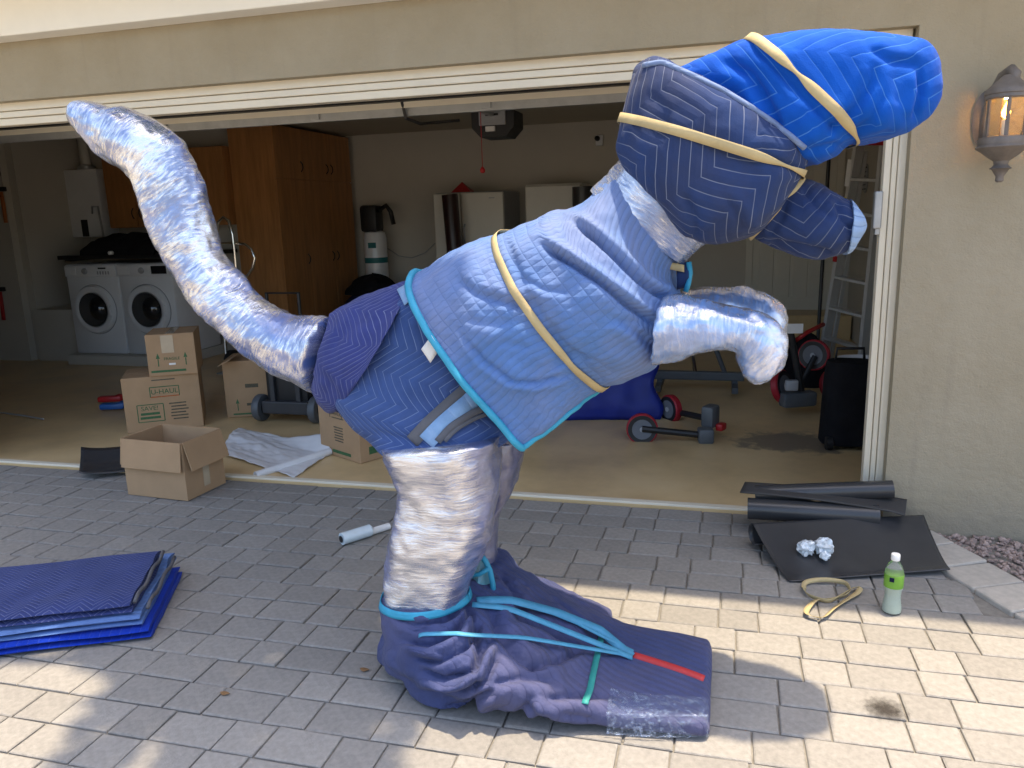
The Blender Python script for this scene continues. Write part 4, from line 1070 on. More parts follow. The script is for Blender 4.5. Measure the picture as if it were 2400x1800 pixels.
# wall lantern
lc = V(2356, 282, 3.66)
lan = thing('wall_lantern', 'bronze coach lantern with lit bulb on the stucco wall', 'lantern', (lc.x, lc.y, lc.z))
px2m = 1 / (FPX / (lc - CAMP).dot(AX_F))
def prof(rows): return [(r * px2m * .93, (300 - y) * px2m) for r, y in rows]
MB().lathe(prof([(4, 201), (12, 199), (20, 205), (34, 218), (46, 228), (51, 233), (52, 241), (49, 243), (50, 250), (46, 254), (42, 252)][::-1])).build('cap', 'lantern_metal', lan, 40)
MB().lathe(prof([(6, 441), (10, 437), (9, 428), (14, 420), (20, 411), (26, 409), (20, 405), (16, 400), (18, 392), (30, 384), (46, 372), (58, 364), (62, 361), (56, 355), (58, 346), (54, 338), (46, 336)])).build('base', 'lantern_metal', lan, 40)
MB().lathe(prof([(43, 338), (44, 252)]), n=32).build('glass', 'lantern_glass', lan, True)
for k in range(6):
    t = 2 * math.pi * (k + .32) / 6; r_ = 43 * px2m
    MB().box((r_ * math.cos(t), r_ * math.sin(t), (300 - 295) * px2m), (.008, .014, 86 * px2m), t).build('post', 'lantern_metal', lan)
MB().lathe([(.012, -.075), (.012, .0), (.010, .005)], n=12).build('candle', 'candle', lan, 30)
MB().lathe([(.002, .006), (.013, .016), (.015, .03), (.008, .05), (.001, .068)], n=12).build('bulb', 'flame', lan, True)
arm_pts = [Vector((-.035, .145, -.06)), Vector((-.03, .13, .02)), Vector((-.02, .10, .12)), Vector((-.005, .06, .185)), Vector((.01, .0, .20)), Vector((.02, -.025, .175)), Vector((.015, -.015, .14)), Vector((0, 0, .115))]
MB().tube(smooth_pts(arm_pts, 1), [.026, .027, .026, .024, .022, .02, .018, .014], 10).build('arm', 'lantern_metal', lan, True)
MB().lathe([(.058, 0), (.060, .008), (.045, .018), (.02, .022)], (-.035, .149, .02), Matrix.Rotation(R(90), 4, 'X') @ Matrix.Diagonal((.8, 1.9, 1, 1))).build('backplate', 'lantern_metal', lan, 40)
pl = bpy.data.lights.new('lantern_bulb', 'POINT'); pl.energy = 2.5; pl.color = (1, .6, .2); pl.shadow_soft_size = .015
plo = bpy.data.objects.new('lantern_bulb', pl); COL.objects.link(plo); plo.parent = lan; plo.location = (0, 0, .09)
# door sensor on the jamb
db = V(2072, 492, 3.9)
sn = thing('track_bracket', 'slim grey metal bracket on the white right door jamb', 'bracket', (0.668, 3.93, db.z))
MB().box((0, -.02, 0), (.035, .05, .165), bevel=.006).build('plate', 'galvanised', sn)
MB().box((0.004, -.02, -.095), (.022, .03, .03), bevel=.004).build('foot', 'galvanised', sn)

# ------------------------------------------------------------------ laundry alcove
def washer(loc, label, door_col, screen):
    t = thing('washing_machine', label, 'washing machine', loc, 0, 'front loading laundry machines')
    MB().box((0, .36, .50), (.685, .72, 1.0), bevel=.018).build('body', 'white_enamel', t, 40)
    MB().box((0, -.006, .925), (.675, .03, .125), bevel=.010).build('control_panel', 'white_enamel', t, 40)
    rx = Matrix.Rotation(R(90), 4, 'X')
    d = MB().lathe([(.185, .0), (.195, .045), (.225, .055), (.255, .045), (.268, .015), (.270, -.01)], (0, -.0, .50), rx, 40).build('door', 'white_enamel', t, 40)
    MB().lathe([(.268, -.004), (.276, .006), (.280, -.004)], (0, -.004, .50), rx, 40).build('door_ring', 'grey_plastic', d, 40)
    MB().lathe([(.186, .044), (.182, .036), (.13, .015), (.05, .004), (.0, .0)], (0, -.004, .50), rx, 40).build('door_glass', door_col, d, True)
    MB().box((.235, -.055, .50), (.03, .03, .12), bevel=.008).build('handle', 'white_enamel', d)
    MB().lathe([(.032, -.01), (.034, .012), (.026, .026), (.0, .028)], (-.06 if not screen else -.02, -.02, .925), rx, 20).build('knob', 'grey_plastic', t, 30)
    MB().box((-.25, -.0235, .925), (.14, .006, .085), bevel=.002).build('drawer', 'white_enamel', t)
    if screen: MB().box((.20, -.0235, .93), (.19, .006, .085)).build('screen', 'dark_glass', t)
    else:
        MB().box((.17, -.0235, .955), (.10, .006, .016)).build('screen', 'dark_glass', t)
        for k in range(5): MB().box((.11 + .035 * k, -.0235, .905), (.014, .006, .035)).build('button', 'grey_plastic', t)
    MB().box((0, .36, .006), (.60, .6, .012)).build('foot', 'black_plastic', t)
    return t
washer((-6.735, 7.20, .122), 'white front loading machine with brownish door glass, left of the laundry pair', 'dark_glass', False)
washer((-6.035, 7.20, .122), 'white front loading machine with black control screen, right of the laundry pair', 'dark_glass', True)
ct = thing('countertop', 'black countertop over the two laundry machines', 'countertop', (-6.38, 7.62, 1.15))
MB().box((0, .12, .045), (1.62, 1.02, .045), bevel=.006).build('slab', 'counter', ct)
MB().box((-.74, .12, .012), (.06, .9, .022)).build('support', 'counter', ct)
bagc = tag(MB().sheet(lambda u, v: Vector((-6.85 + .95 * u + .03 * noise.noise(Vector((u * 5, v * 5, 0))), 7.45 + .25 * math.cos(v * math.pi) * -1, 1.218 + math.sin(v * math.pi) ** .7 * (.13 + .11 * math.sin(u * 3.1) + .05 * noise.noise(Vector((u * 7, v * 3, 2)))))), 30, 14, .01).build('duffel_bag', 'black_cloth', None, True), 'long black cloth bag lying on the laundry countertop', 'bag')
MB().lathe([(.022, 0), (.03, .01), (.03, .03), (.02, .04)], (-6.42, 7.18, 1.22), n=14).build('jar', 'white_label', None, True)
tag(bpy.data.objects['jar'], 'tiny white jar standing on the black countertop edge', 'jar')
def cabinet(name, label, loc, rz, w, d, h, doors, rows, hand):
    """doors: list of (x0,x1), rows: list of (z0,z1); hand: (x, row) handles"""
    t = thing(name, label, 'cabinet', loc, rz)
    MB().box((0, d / 2, h / 2), (w, d, h)).build('carcass', 'wood', t)
    for zi, (z0, z1) in enumerate(rows):
        for (x0, x1) in doors:
            dd = MB().box(((x0 + x1) / 2, -.011, (z0 + z1) / 2), (x1 - x0 - .006, .02, z1 - z0 - .006), bevel=.002).build('door', 'wood', t)
            for (hx, hz) in hand:
                if x0 < hx < x1 and z0 < hz < z1:
                    MB().tube([Vector((hx, -.02, hz - .06)), Vector((hx, -.045, hz - .03)), Vector((hx, -.05, hz)), Vector((hx, -.045, hz + .03)), Vector((hx, -.02, hz + .06))], .006, 6).build('handle', 'dark_metal', dd, True)
    return t
uc = V(190, 358, 7.72)
cabinet('wall_cabinet', 'brown wooden wall cabinet hanging above the laundry machines', (-6.21, 7.92, 1.50), 0, 1.62, .38, .86, [(-.81, -.41), (-.41, 0), (0, .41), (.41, .81)], [(0, .86)], [(-.46, .16), (-.36, .16), (.36, .16), (.46, .16)])
cabinet('tall_cabinet', 'tall brown wooden cabinet with upper and lower doors near the back wall', (-4.84, 8.93, .02), R(90), 1.86, .54, 2.55, [(-.93, -.31), (-.31, .31), (.31, .93)], [(0.08, 1.97), (1.975, 2.55)], [(-.37, 1.05), (.25, 1.05), (.37, 1.05), (-.37, 2.12), (.25, 2.12), (.37, 2.12)])
wh = thing('water_heater', 'white wall hung tankless water heater beside the laundry cabinet', 'water heater', (-7.48, 8.29, 1.40))
MB().box((0, -.13, .40), (.50, .26, .80), bevel=.02).build('body', 'white_enamel', wh, 40)
MB().box((-.02, -.264, .11), (.09, .008, .20)).build('display', 'black_plastic', wh)
MB().tube([Vector((0, -.13, .80)), Vector((0, -.13, 1.19))], .055, 14).build('flue', 'fridge_white', wh, 40)
MB().lathe([(.10, 0), (.10, .05), (.06, .07)], (0, -.13, .79), n=20).build('collar', 'galvanised', wh, 40)
MB().tube([Vector((.12, -.27, .28)), Vector((.16, -.30, .36)), Vector((.24, -.30, .36)), Vector((.26, -.30, .1)), Vector((.26, -.30, -.12))], .012, 8).build('hose', 'grey_plastic', wh, True)
p0, p1, p2, p3 = V(20, 303, 7.95), V(66, 304, 7.95), V(78, 330, 7.95), V(110, 545, 7.95)
dp = thing('drain_pipe', 'black pipe running down the wall beside the water heater', 'pipe', p3)
MB().tube([p0, p1, p2, p3], .022, 10).build('pipe', 'black_plastic', dp, False, True)
MB().tube([p3, V(112, 580, 7.93), V(106, 610, 7.9)], .020, 10).build('connector', 'orange_plastic', dp, True, True)
for (pts, lab, mt) in (([(2, 450), (8, 480), (14, 522)], 'wooden handled hammer hanging on the left garage wall', 'orange_plastic'), ([(0, 684), (5, 720), (9, 750)], 'red handled tool hanging low on the left garage wall', 'red_plastic')):
    P_ = [V(x, y, 7.22) for x, y in pts]
    h_ = thing('hanging_tool', lab, 'tool', P_[-1])
    MB().tube(P_, .020, 8).build('handle', mt, h_, True, True)
    MB().box(P_[0] + Vector((0, 0, .03)), (.14, .04, .05), bevel=.008).build('head', 'black_plastic', h_, False, True)

# ------------------------------------------------------------------ along the back wall
ws = thing('water_softener', 'white water softener tank with black valve head in the back corner', 'water softener', (-4.42, 9.62, .02))
MB().lathe([(.14, 0), (.15, .02), (.15, 1.25), (.13, 1.32), (.06, 1.36)], n=24).build('tank', 'white_enamel', ws, 40)
MB().lathe([(.152, .93), (.152, 1.0)], n=24).build('band', 'teal_label', ws, 40)
MB().box((0.02, -.152, 1.16), (.11, .006, .07)).build('label_plate', 'teal_label', ws)
MB().box((-.02, -.02, 1.50), (.24, .24, .34), bevel=.04).build('valve_head', 'black_plastic', ws, 40)
MB().tube([Vector((.10, -.05, 1.60)), Vector((.22, -.08, 1.66)), Vector((.28, -.08, 1.58)), Vector((.30, -.06, 1.42))], .03, 8).build('hose', 'black_plastic', ws, True)
def lumpy(cx, cy, z0, rx, ry, h, name, m, label, c, seed):
    fn = lambda u, v: Vector((cx + rx * math.cos(2 * math.pi * u) * math.sin(math.pi * (.5 - .5 * v)) ** .55 * (1 + .12 * noise.noise(Vector((seed, u * 4, v * 3)))) , cy + ry * math.sin(2 * math.pi * u) * math.sin(math.pi * (.5 - .5 * v)) ** .55, z0 + h * v * (1 + .15 * noise.noise(Vector((seed + math.cos(6.28 * u), math.sin(6.28 * u), 0))))))
    return tag(MB().sheet(fn, 30, 12).build(name, m, None, True), label, c)
lumpy(-4.36, 9.05, .02, .42, .28, .62, 'folded_blankets', 'navy_cloth', 'dark navy heap of blankets in the shadow beside the tall cabinet', 'blankets', 2)
lumpy(-4.22, 9.02, .60, .36, .24, .24, 'folded_blankets', 'black_cloth', 'black folded bundle on top of the navy blanket heap', 'blankets', 5)
fr_ = thing('refrigerator', 'white side by side refrigerator against the back wall', 'refrigerator', (-2.98, 9.22, .02))
MB().box((0, .40, .89), (.88, .74, 1.78), bevel=.01).build('body', 'grey_plastic', fr_)
for x0, x1 in ((-.44, -.10), (-.09, .44)):
    d_ = MB().box(((x0 + x1) / 2, -.005, .90), (x1 - x0, .06, 1.74), bevel=.012).build('door', 'fridge_white', fr_)
    hx = x1 - .04 if x0 < -.2 else x0 + .04
    MB().tube([Vector((hx, -.035, .55)), Vector((hx, -.07, .60)), Vector((hx, -.07, 1.35)), Vector((hx, -.035, 1.40))], .012, 8).build('handle', 'grey_plastic', d_, True)
MB().box((.30, -.037, 1.70), (.07, .004, .012)).build('badge', 'grey_plastic', fr_)
fz = thing('upright_freezer', 'plain white upright freezer right of the refrigerator', 'freezer', (-1.96, 9.32, .02))
MB().box((0, .34, .92), (.68, .62, 1.84), bevel=.01).build('body', 'fridge_white', fz)
d_ = MB().box((0, -.005, .95), (.67, .06, 1.74), bevel=.014).build('door', 'fridge_white', fz)
MB().box((-.28, -.045, 1.0), (.03, .03, .3), bevel=.006).build('handle', 'grey_plastic', d_)
tp = V(1076, 436, 9.3)
rc = thing('red_bag', 'small red peaked thing on top of the refrigerator', 'bag', (tp.x, 9.45, 1.80))
MB().add([(-.13, -.1, 0), (.13, -.1, 0), (.13, .1, 0), (-.13, .1, 0), (-.01, 0, .13)], [(0, 1, 4), (1, 2, 4), (2, 3, 4), (3, 0, 4), (0, 3, 2, 1)]).build('cloth', 'red_plastic', rc)
def spiral(c, axis_len, r, turns, th, ax, up, n=36):
    """cross-section points of a rolled sheet"""
    out = []; inn = []
    for k in range(int(turns * n) + 1):
        t = 2 * math.pi * k / n; rr = r - (turns - t / (2 * math.pi)) * th * 1.6
        d = ax * math.cos(t) + up * math.sin(t); out.append(c + d * rr); inn.append(c + d * (rr - th))
    return out, inn
def sheet_roll(name, m, p0, p1, r, label, c, turns=2.4, th=.006, tail=None, parent=None):
    p0, p1 = Vector(p0), Vector(p1); d = (p1 - p0).normalized(); up = Vector((0, 0, 1)); up = (up - d * up.dot(d)).normalized() if abs(d.z) < .9 else Vector((0, 1, 0)); ax = d.cross(up).normalized()
    o1, i1 = spiral(p0, 0, r, turns, th, ax, up); poly = o1 + i1[::-1]
    mb = MB(); n = len(o1); vec = p1 - p0; o = len(mb.v)
    mb.v += poly + [q + vec for q in poly]; N2 = len(poly)
    for i in range(N2): mb.f.append((i, (i + 1) % N2, N2 + (i + 1) % N2, N2 + i))
    for i in range(n - 1):
        mb.f.append((i + 1, i, N2 - 1 - i, N2 - 2 - i)); mb.f.append((N2 + i, N2 + i + 1, 2 * N2 - 2 - i, 2 * N2 - 1 - i))
    q = mb.build(name, m, parent, 50, parent is not None)
    return tag(q, label, c) if parent is None else q
mat('brown_vinyl', (0.030, 0.014, 0.014), 0.3, 0.2, 4.0, 0.05, 60.0, spec=0.5)
a, b = V(1038, 455, 8.75), V(1070, 720, 8.75)
sheet_roll('vinyl_roll', 'brown_vinyl', (b.x + .03, 8.85, .03), (a.x, 9.0, a.z), .105, 'tall dark brown roll leaning on the refrigerator', 'roll', 2.2, .012)
a = V(1366, 437, 9.1)
sheet_roll('vinyl_roll', 'black_rubber', (a.x + .02, 9.05, .03), (a.x, 9.12, a.z), .13, 'tall black roll leaning on the white freezer', 'roll', 2.2, .012)
s_ = V(1405, 325, 9.97)
sm = thing('motion_sensor', 'small white sensor with a black eye high on the back wall', 'sensor', s_)
MB().box((0, -.0, -.02), (.09, .06, .13), bevel=.012).build('body', 'white_enamel', sm)
MB().lathe([(.032, 0), (.03, .05), (.0, .055)], (-.02, -.03, .0), Matrix.Rotation(R(90), 4, 'X'), 14).build('lens', 'black_plastic', sm, True)
cb = [V(x, y, 9.96) for x, y in ((905, 580), (935, 606), (965, 608), (1000, 596), (1020, 570))]
tag(MB().tube(smooth_pts(cb, 1), .006, 6).build('wall_cable', 'grey_plastic', None, True), 'thin cable sagging along the back wall left of the refrigerator', 'cable')
hd = thing('house_door', 'white panelled house door above the step in the back wall', 'door', (.80, 9.985, .29))
MB().box((0, .01, 1.02), (.90, .03, 2.04)).build('leaf', 'door_paint', hd)
for zc, hh in ((.55, .8), (1.5, .8)):
    for xc in (-.29, -.10, .10, .29): MB().box((xc, -.009, zc), (.165, .014, hh), bevel=.005).build('panel', 'door_paint', hd)
MB().box((-.49, 0, 1.04), (.08, .05, 2.08), bevel=.004).build('frame', 'door_paint', hd); MB().box((.49, 0, 1.04), (.08, .05, 2.08), bevel=.004).build('frame', 'door_paint', hd)
MB().lathe([(.012, 0), (.012, .04), (.03, .05), (.03, .07), (.0, .08)], (.38, -.005, 1.0), Matrix.Rotation(R(90), 4, 'X'), 14).build('knob', 'dark_metal', hd, True)
wc = V(2006, 420, 8.6)
vt = thing('wall_vent', 'dark oval grille on the right garage wall above the ladder', 'vent', (1.447, 9.2, 1.78))
MB().lathe([(.13, 0), (.135, .015), (.11, .025)], (0, 0, 0), Matrix.Rotation(R(-90), 4, 'Y') @ Matrix.Diagonal((1.15, .8, 1, 1)), 24).build('rim', 'grey_plastic', vt, 40)
for k in range(6): MB().box((-.022, 0, -.11 + .044 * k), (.012, .17, .014)).build('slat', 'slate_plastic', vt)
pole = MB().tube([G(1912, 880) + Vector((0, 0, .03)), V(1945, 330, 7.6)], .016, 8).build('pole', 'black_plastic', None)
tag(pole, 'thin black pole standing against the white house door', 'pole')

# ladder
lb = G(1968, 885); lad = thing('step_ladder', 'folded aluminium step ladder with red top leaning on the right wall', 'ladder', (lb.x, lb.y, .02), R(-52))
H_ = 1.98
tilt = Matrix.Rotation(R(5.5), 4, 'Y')
for sx, w0 in ((-1, .25), (1, .25)):
    MB().prism([tilt @ Vector((sx * .25, -.045, 0)), tilt @ Vector((sx * .25, .045, 0)), tilt @ Vector((sx * .15, .045, H_)), tilt @ Vector((sx * .15, -.045, H_))], tilt @ Vector((sx * -.035, 0, 0))).build('rail', 'aluminium', lad)
    MB().prism([tilt @ Vector((sx * .22, .06, .03)), tilt @ Vector((sx * .22, .10, .03)), tilt @ Vector((sx * .14, .10, H_ - .05)), tilt @ Vector((sx * .14, .06, H_ - .05))], tilt @ Vector((sx * -.02, 0, 0))).build('rear_rail', 'aluminium', lad)
    MB().box(tilt @ Vector((sx * .24, 0, .02)), (.05, .09, .04), bevel=.006).build('foot', 'black_plastic', lad)
for k in range(6):
    z = .30 + .28 * k; w_ = .235 - .1 * z / H_ * .95
    MB().box(tilt @ Vector((0, .0, z)), (2 * w_ - .01, .085, .025), M=tilt, bevel=.003).build('tread', 'aluminium', lad)
MB().box(tilt @ Vector((0, .03, H_ + .02)), (.36, .17, .05), M=tilt, bevel=.01).build('top_cap', 'red_plastic', lad)
MB().box(tilt @ Vector((-.176, -.0475, 1.38)), (.05, .004, .34), M=tilt).build('sticker', 'yellow_label', lad)
MB().box(tilt @ Vector((-.187, -.0475, 1.02)), (.045, .004, .05), M=tilt).build('sticker', 'red_plastic', lad)
MB().box(tilt @ Vector((-.164, -.0475, 1.75)), (.045, .004, .22), M=tilt).build('sticker', 'white_label', lad)
# things on the floor at the right
bc = G(1965, 1050)
cs = thing('soft_case', 'black soft wheeled case standing by the right door jamb', 'case', (.80, 5.18, .012), R(8))
def case_fn(u, v):
    t = 2 * math.pi * u; e = 3.2; c, s = math.cos(t), math.sin(t)
    x = math.copysign(abs(c) ** (2 / e), c); y = math.copysign(abs(s) ** (2 / e), s); k = (1 - .10 * v - .25 * max(0, v - .9) * 10 * .3)
    return Vector((.17 * x * k, .13 * y * k, .03 + .52 * v + .01 * noise.noise(Vector((x, y, v * 6)))))
cm = MB(); cm.rings([[case_fn(i / 32, v) for i in range(32)] for v in (0, .03, .2, .4, .6, .8, .95, 1.0)]); cm.build('body', 'black_cloth', cs, 60)
for sx in (-1, 1): MB().lathe([(.005, -.02), (.042, -.018), (.042, .018), (.005, .02)], (sx * .14, -.10, .043), Matrix.Rotation(R(90), 4, 'Y'), 16).build('wheel', 'black_plastic', cs, 40)
MB().tube([Vector((-.09, .05, .52)), Vector((-.08, .05, .62)), Vector((.08, .05, .62)), Vector((.09, .05, .52))], .010, 8).build('handle', 'black_plastic', cs, True)
MB().box((.12, -.128, .17), (.03, .01, .05)).build('tag', 'green_label', cs)
bs = V(2010, 852, 6.0)
tag(MB().lathe([(.10, 0), (.15, .02), (.17, .10), (.18, .105), (.16, .09), (.10, .02)], (bs.x + .02, 6.0, bs.z - .07), n=24).build('white_basin', 'white_enamel', None, 50), 'small white plastic basin behind the black soft case', 'basin')
tag(MB().box((bs.x + .04, 6.02, (bs.z - .07) / 2 + .005), (.30, .30, bs.z - .09), bevel=.01).build('storage_bin', 'black_plastic', None), 'black bin under the white basin', 'bin')
mat('hub_grey', (0.13, 0.14, 0.16), 0.5, 0.1, 8.0, 0.05, 60.0)
def wheel(mb_parent, c, r, w, axis):
    """axis: unit vector; tyre > hub"""
    M_ = axis.to_track_quat('Z', 'Y').to_matrix().to_4x4()
    ty = MB().lathe([(r * .80, -w / 2), (r * .93, -w / 2), (r, -w * .36), (r, w * .36), (r * .93, w / 2), (r * .80, w / 2)], c, M_, 36).build('wheel', 'red_tyre', mb_parent, 40)
    MB().lathe([(r * .60, -w * .50), (r * .90, -w * .56), (r * .90, w * .56), (r * .60, w * .50)], c, M_, 36).build('tyre', 'black_plastic', ty, 40)
    MB().lathe([(.0, -w * .52), (r * .62, -w * .57), (r * .64, w * .57), (.0, w * .52)], c, M_, 36).build('rim', 'hub_grey', ty, 40)
    MB().lathe([(.0, -w * .72), (r * .16, -w * .70), (r * .16, w * .70), (.0, w * .72)], c, M_, 16).build('hub', 'grey_plastic', ty, 40)
    return ty
w1 = G(1505, 1036); w2 = G(1568, 985)
dl = thing('wheeled_dolly', 'folding dolly with two red rimmed wheels lying flat near the doorway', 'dolly', (w1.x + .25, w1.y + .2, .012))
o_ = Vector(dl.location)
wheel(dl, V(1505, 1005, w1.y) - o_ + Vector((0, 0, .0)), .105, .05, Vector((.12, -1, .05)).normalized())
wheel(dl, V(1572, 958, w2.y) - o_, .105, .055, Vector((-.75, -.66, .0)).normalized())
ja = V(1650, 1020, w1.y + .03) - o_; jb = V(1678, 985, w1.y + .2) - o_
MB().tube([V(1505, 1005, w1.y - .03) - o_, ja], .022, 10).build('arm', 'black_plastic', dl)
MB().tube([V(1585, 965, w2.y) - o_, jb], .022, 10).build('arm', 'black_plastic', dl)
MB().box(ja + Vector((.01, 0, 0)), (.10, .10, .10), R(10), .015).build('joint', 'slate_plastic', dl, 40)
MB().box(V(1665, 975, w1.y + .15) - o_, (.09, .12, .15), R(-25), .02).build('motor_housing', 'slate_plastic', dl, 40)
MB().box(V(1690, 1000, w1.y + .14) - o_, (.05, .08, .05), R(-25), .012).build('latch', 'red_plastic', dl, 40)
d2 = G(1860, 975)
dm = thing('wheeled_dolly', 'upright folded dolly with red rimmed wheels and white tag below the ladder', 'dolly', (d2.x, d2.y, .012)); o_ = Vector(dm.location); yy = d2.y
wheel(dm, V(1908, 832, yy + .15) - o_, .115, .05, Vector((-.45, -.9, .1)).normalized())
wheel(dm, V(1832, 905, yy + .05) - o_, .125, .055, Vector((.85, -.5, .25)).normalized())
wheel(dm, V(1955, 900, yy + .3) - o_, .12, .05, Vector((.5, -.85, .2)).normalized())
MB().tube([V(1850, 765, yy) - o_, V(1880, 930, yy + .02) - o_], .026, 10).build('arm', 'black_plastic', dm)
MB().tube([V(1910, 835, yy + .1) - o_, V(1860, 930, yy) - o_], .020, 10).build('arm', 'black_plastic', dm)
MB().box(V(1870, 935, yy - .02) - o_, (.26, .10, .11), R(25), .02).build('motor_housing', 'slate_plastic', dm, 40)
MB().box(V(1855, 903, yy - .06) - o_, (.09, .05, .08), R(10), .012).build('bracket', 'grey_plastic', dm, 40)
MB().box(V(1860, 770, yy - .03) - o_, (.13, .01, .07), R(8)).build('tag', 'white_label', dm)
MB().tube([V(1862, 800, yy + .05) - o_, V(1890, 780, yy + .05) - o_, V(1930, 760, yy + .2) - o_], .016, 8).build('handle', 'red_plastic', dm, True)
lumpy(.72, 7.05, .012, .22, .2, .42, 'backpack', 'black_cloth', 'black bag in the shadow behind the upright dolly', 'bag', 8)
# blue folded mat and bench frame behind the statue
q0, q1 = G(1270, 992), G(1532, 985)
qt = V(1532, 880, q1.y).z
def mat_fn(u, v):
    x = q0.x + (q1.x - q0.x) * u; w_ = .02 * noise.noise(Vector((u * 6, v * 5, 1)))
    return Vector((x + .03 * math.sin(v * 9) * u + (.05 * (1 - v) if u > .9 else 0), q0.y + (q1.y - q0.y) * u + .02 * math.sin(v * 6 + u * 5) + w_ + .05 * v, .012 + v * (qt + .14)))
mt_ = MB().sheet(mat_fn, 24, 14, .14).build('folded_tarp', 'royal_plain' if 'royal_plain' in MATS else None, None, True)
mat('tarp_blue', (0.004, 0.016, 0.20), 0.55, 0.2, 6.0, 0.15, 30.0); mt_.data.materials.clear(); mt_.data.materials.append(MATS['tarp_blue'])
tag(mt_, 'dark royal blue padded mat standing on the floor behind the statue', 'mat')
f0, f1 = V(1530, 872, 6.6), V(1745, 868, 6.6)
bf = thing('bench_frame', 'low dark metal bench frame on the floor behind the wrapped arms', 'bench', ((f0.x + f1.x) / 2, 6.6, .012))
L_ = (f1.x - f0.x)
MB().box((0, 0, .14), (L_, .07, .07), bevel=.008).build('beam', 'slate_plastic', bf)
for x in (-L_ * .42, L_ * .40):
    MB().box((x, 0, .06), (.05, .42, .05), bevel=.006).build('foot', 'slate_plastic', bf); MB().box((x, 0, .09), (.045, .045, .10)).build('leg', 'slate_plastic', bf)
MB().tube([Vector((-.02, 0, .16)), Vector((-.08, 0, .5))], .018, 8).build('post', 'chrome', bf); MB().tube([Vector((.22, 0, .16)), Vector((.12, 0, .42))], .02, 8).build('post', 'slate_plastic', bf)
MB().box((.0, 0, .50), (.55, .26, .06), bevel=.02).build('pad', 'black_plastic', bf, 40)

# ------------------------------------------------------------------ left side: hand truck, wagon, boxes
ht = thing('hand_truck', 'chrome tubed hand truck with looped handles behind the tail', 'hand truck', (V(545, 640, 6.8).x, 6.8, .012))
o_ = Vector(ht.location)
MB().tube(smooth_pts([V(x, y, 6.8) - o_ for x, y in ((512, 600), (506, 545), (510, 515), (523, 505), (538, 512), (545, 540), (551, 600), (556, 660), (570, 900))], 1), .016, 10).build('handle', 'chrome', ht, True)
MB().tube(smooth_pts([V(x, y, 6.8) - o_ for x, y in ((553, 570), (575, 568), (592, 582), (600, 605), (596, 630), (575, 655), (560, 665))], 1), .013, 10).build('grip_loop', 'chrome', ht, True)
MB().tube([V(510, 570, 6.8) - o_, V(553, 570, 6.8) - o_], .012, 8).build('cross_bar', 'chrome', ht)
MB().tube([V(512, 600, 6.8) - o_, V(535, 900, 6.8) - o_], .016, 8).build('post', 'chrome', ht)
MB().box((.05, -.08, .05), (.4, .28, .012)).build('toe_plate', 'galvanised', ht)
for sx in (-1, 1): MB().lathe([(.03, -.025), (.12, -.022), (.12, .022), (.03, .025)], (.05 + sx * .2, .06, .12), Matrix.Rotation(R(90), 4, 'Y'), 24).build('wheel', 'black_plastic', ht, 40)
wl_, wr_ = G(600, 995), G(742, 998)
mat('case_grey', (0.030, 0.032, 0.036), 0.5, 0.1, 8.0, 0.05, 60.0)
wg = thing('rolling_case', 'black two wheeled rolling tool case with raised handle below the tail', 'case', ((wl_.x + wr_.x) / 2, wl_.y + .06, .012))
hw = (wr_.x - wl_.x) / 2
MB().box((0, .14, .30), (2 * hw - .14, .26, .46), bevel=.025).build('body', 'black_plastic', wg, 40)
for sx in (-1, 1):
    wv = MB().lathe([(.04, -.03), (.10, -.028), (.105, -.015), (.105, .015), (.10, .028), (.04, .03)], (sx * (hw - .01), .02, .105), Matrix.Rotation(R(90), 4, 'Y'), 28).build('wheel', 'slate_plastic', wg, 40)
    MB().lathe([(.0, -.032), (.05, -.031), (.05, .031), (.0, .032)], (sx * (hw - .01), .02, .105), Matrix.Rotation(R(90), 4, 'Y'), 16).build('hub', 'black_plastic', wv, 40)
    MB().box((sx * (hw - .14), -.005, .33), (.04, .03, .42), bevel=.006).build('rail', 'case_grey', wg)
MB().box((0, 0, .12), (2 * hw - .10, .08, .10), bevel=.01).build('axle_housing', 'case_grey', wg)
MB().box((0, -.008, .44), (2 * hw - .24, .02, .14), bevel=.006).build('panel', 'black_plastic', wg)
MB().tube([Vector((-.15, .10, .5)), Vector((-.15, .10, .98)), Vector((.12, .10, .98)), Vector((.12, .10, .5))], .014, 8).build('handle', 'black_plastic', wg)

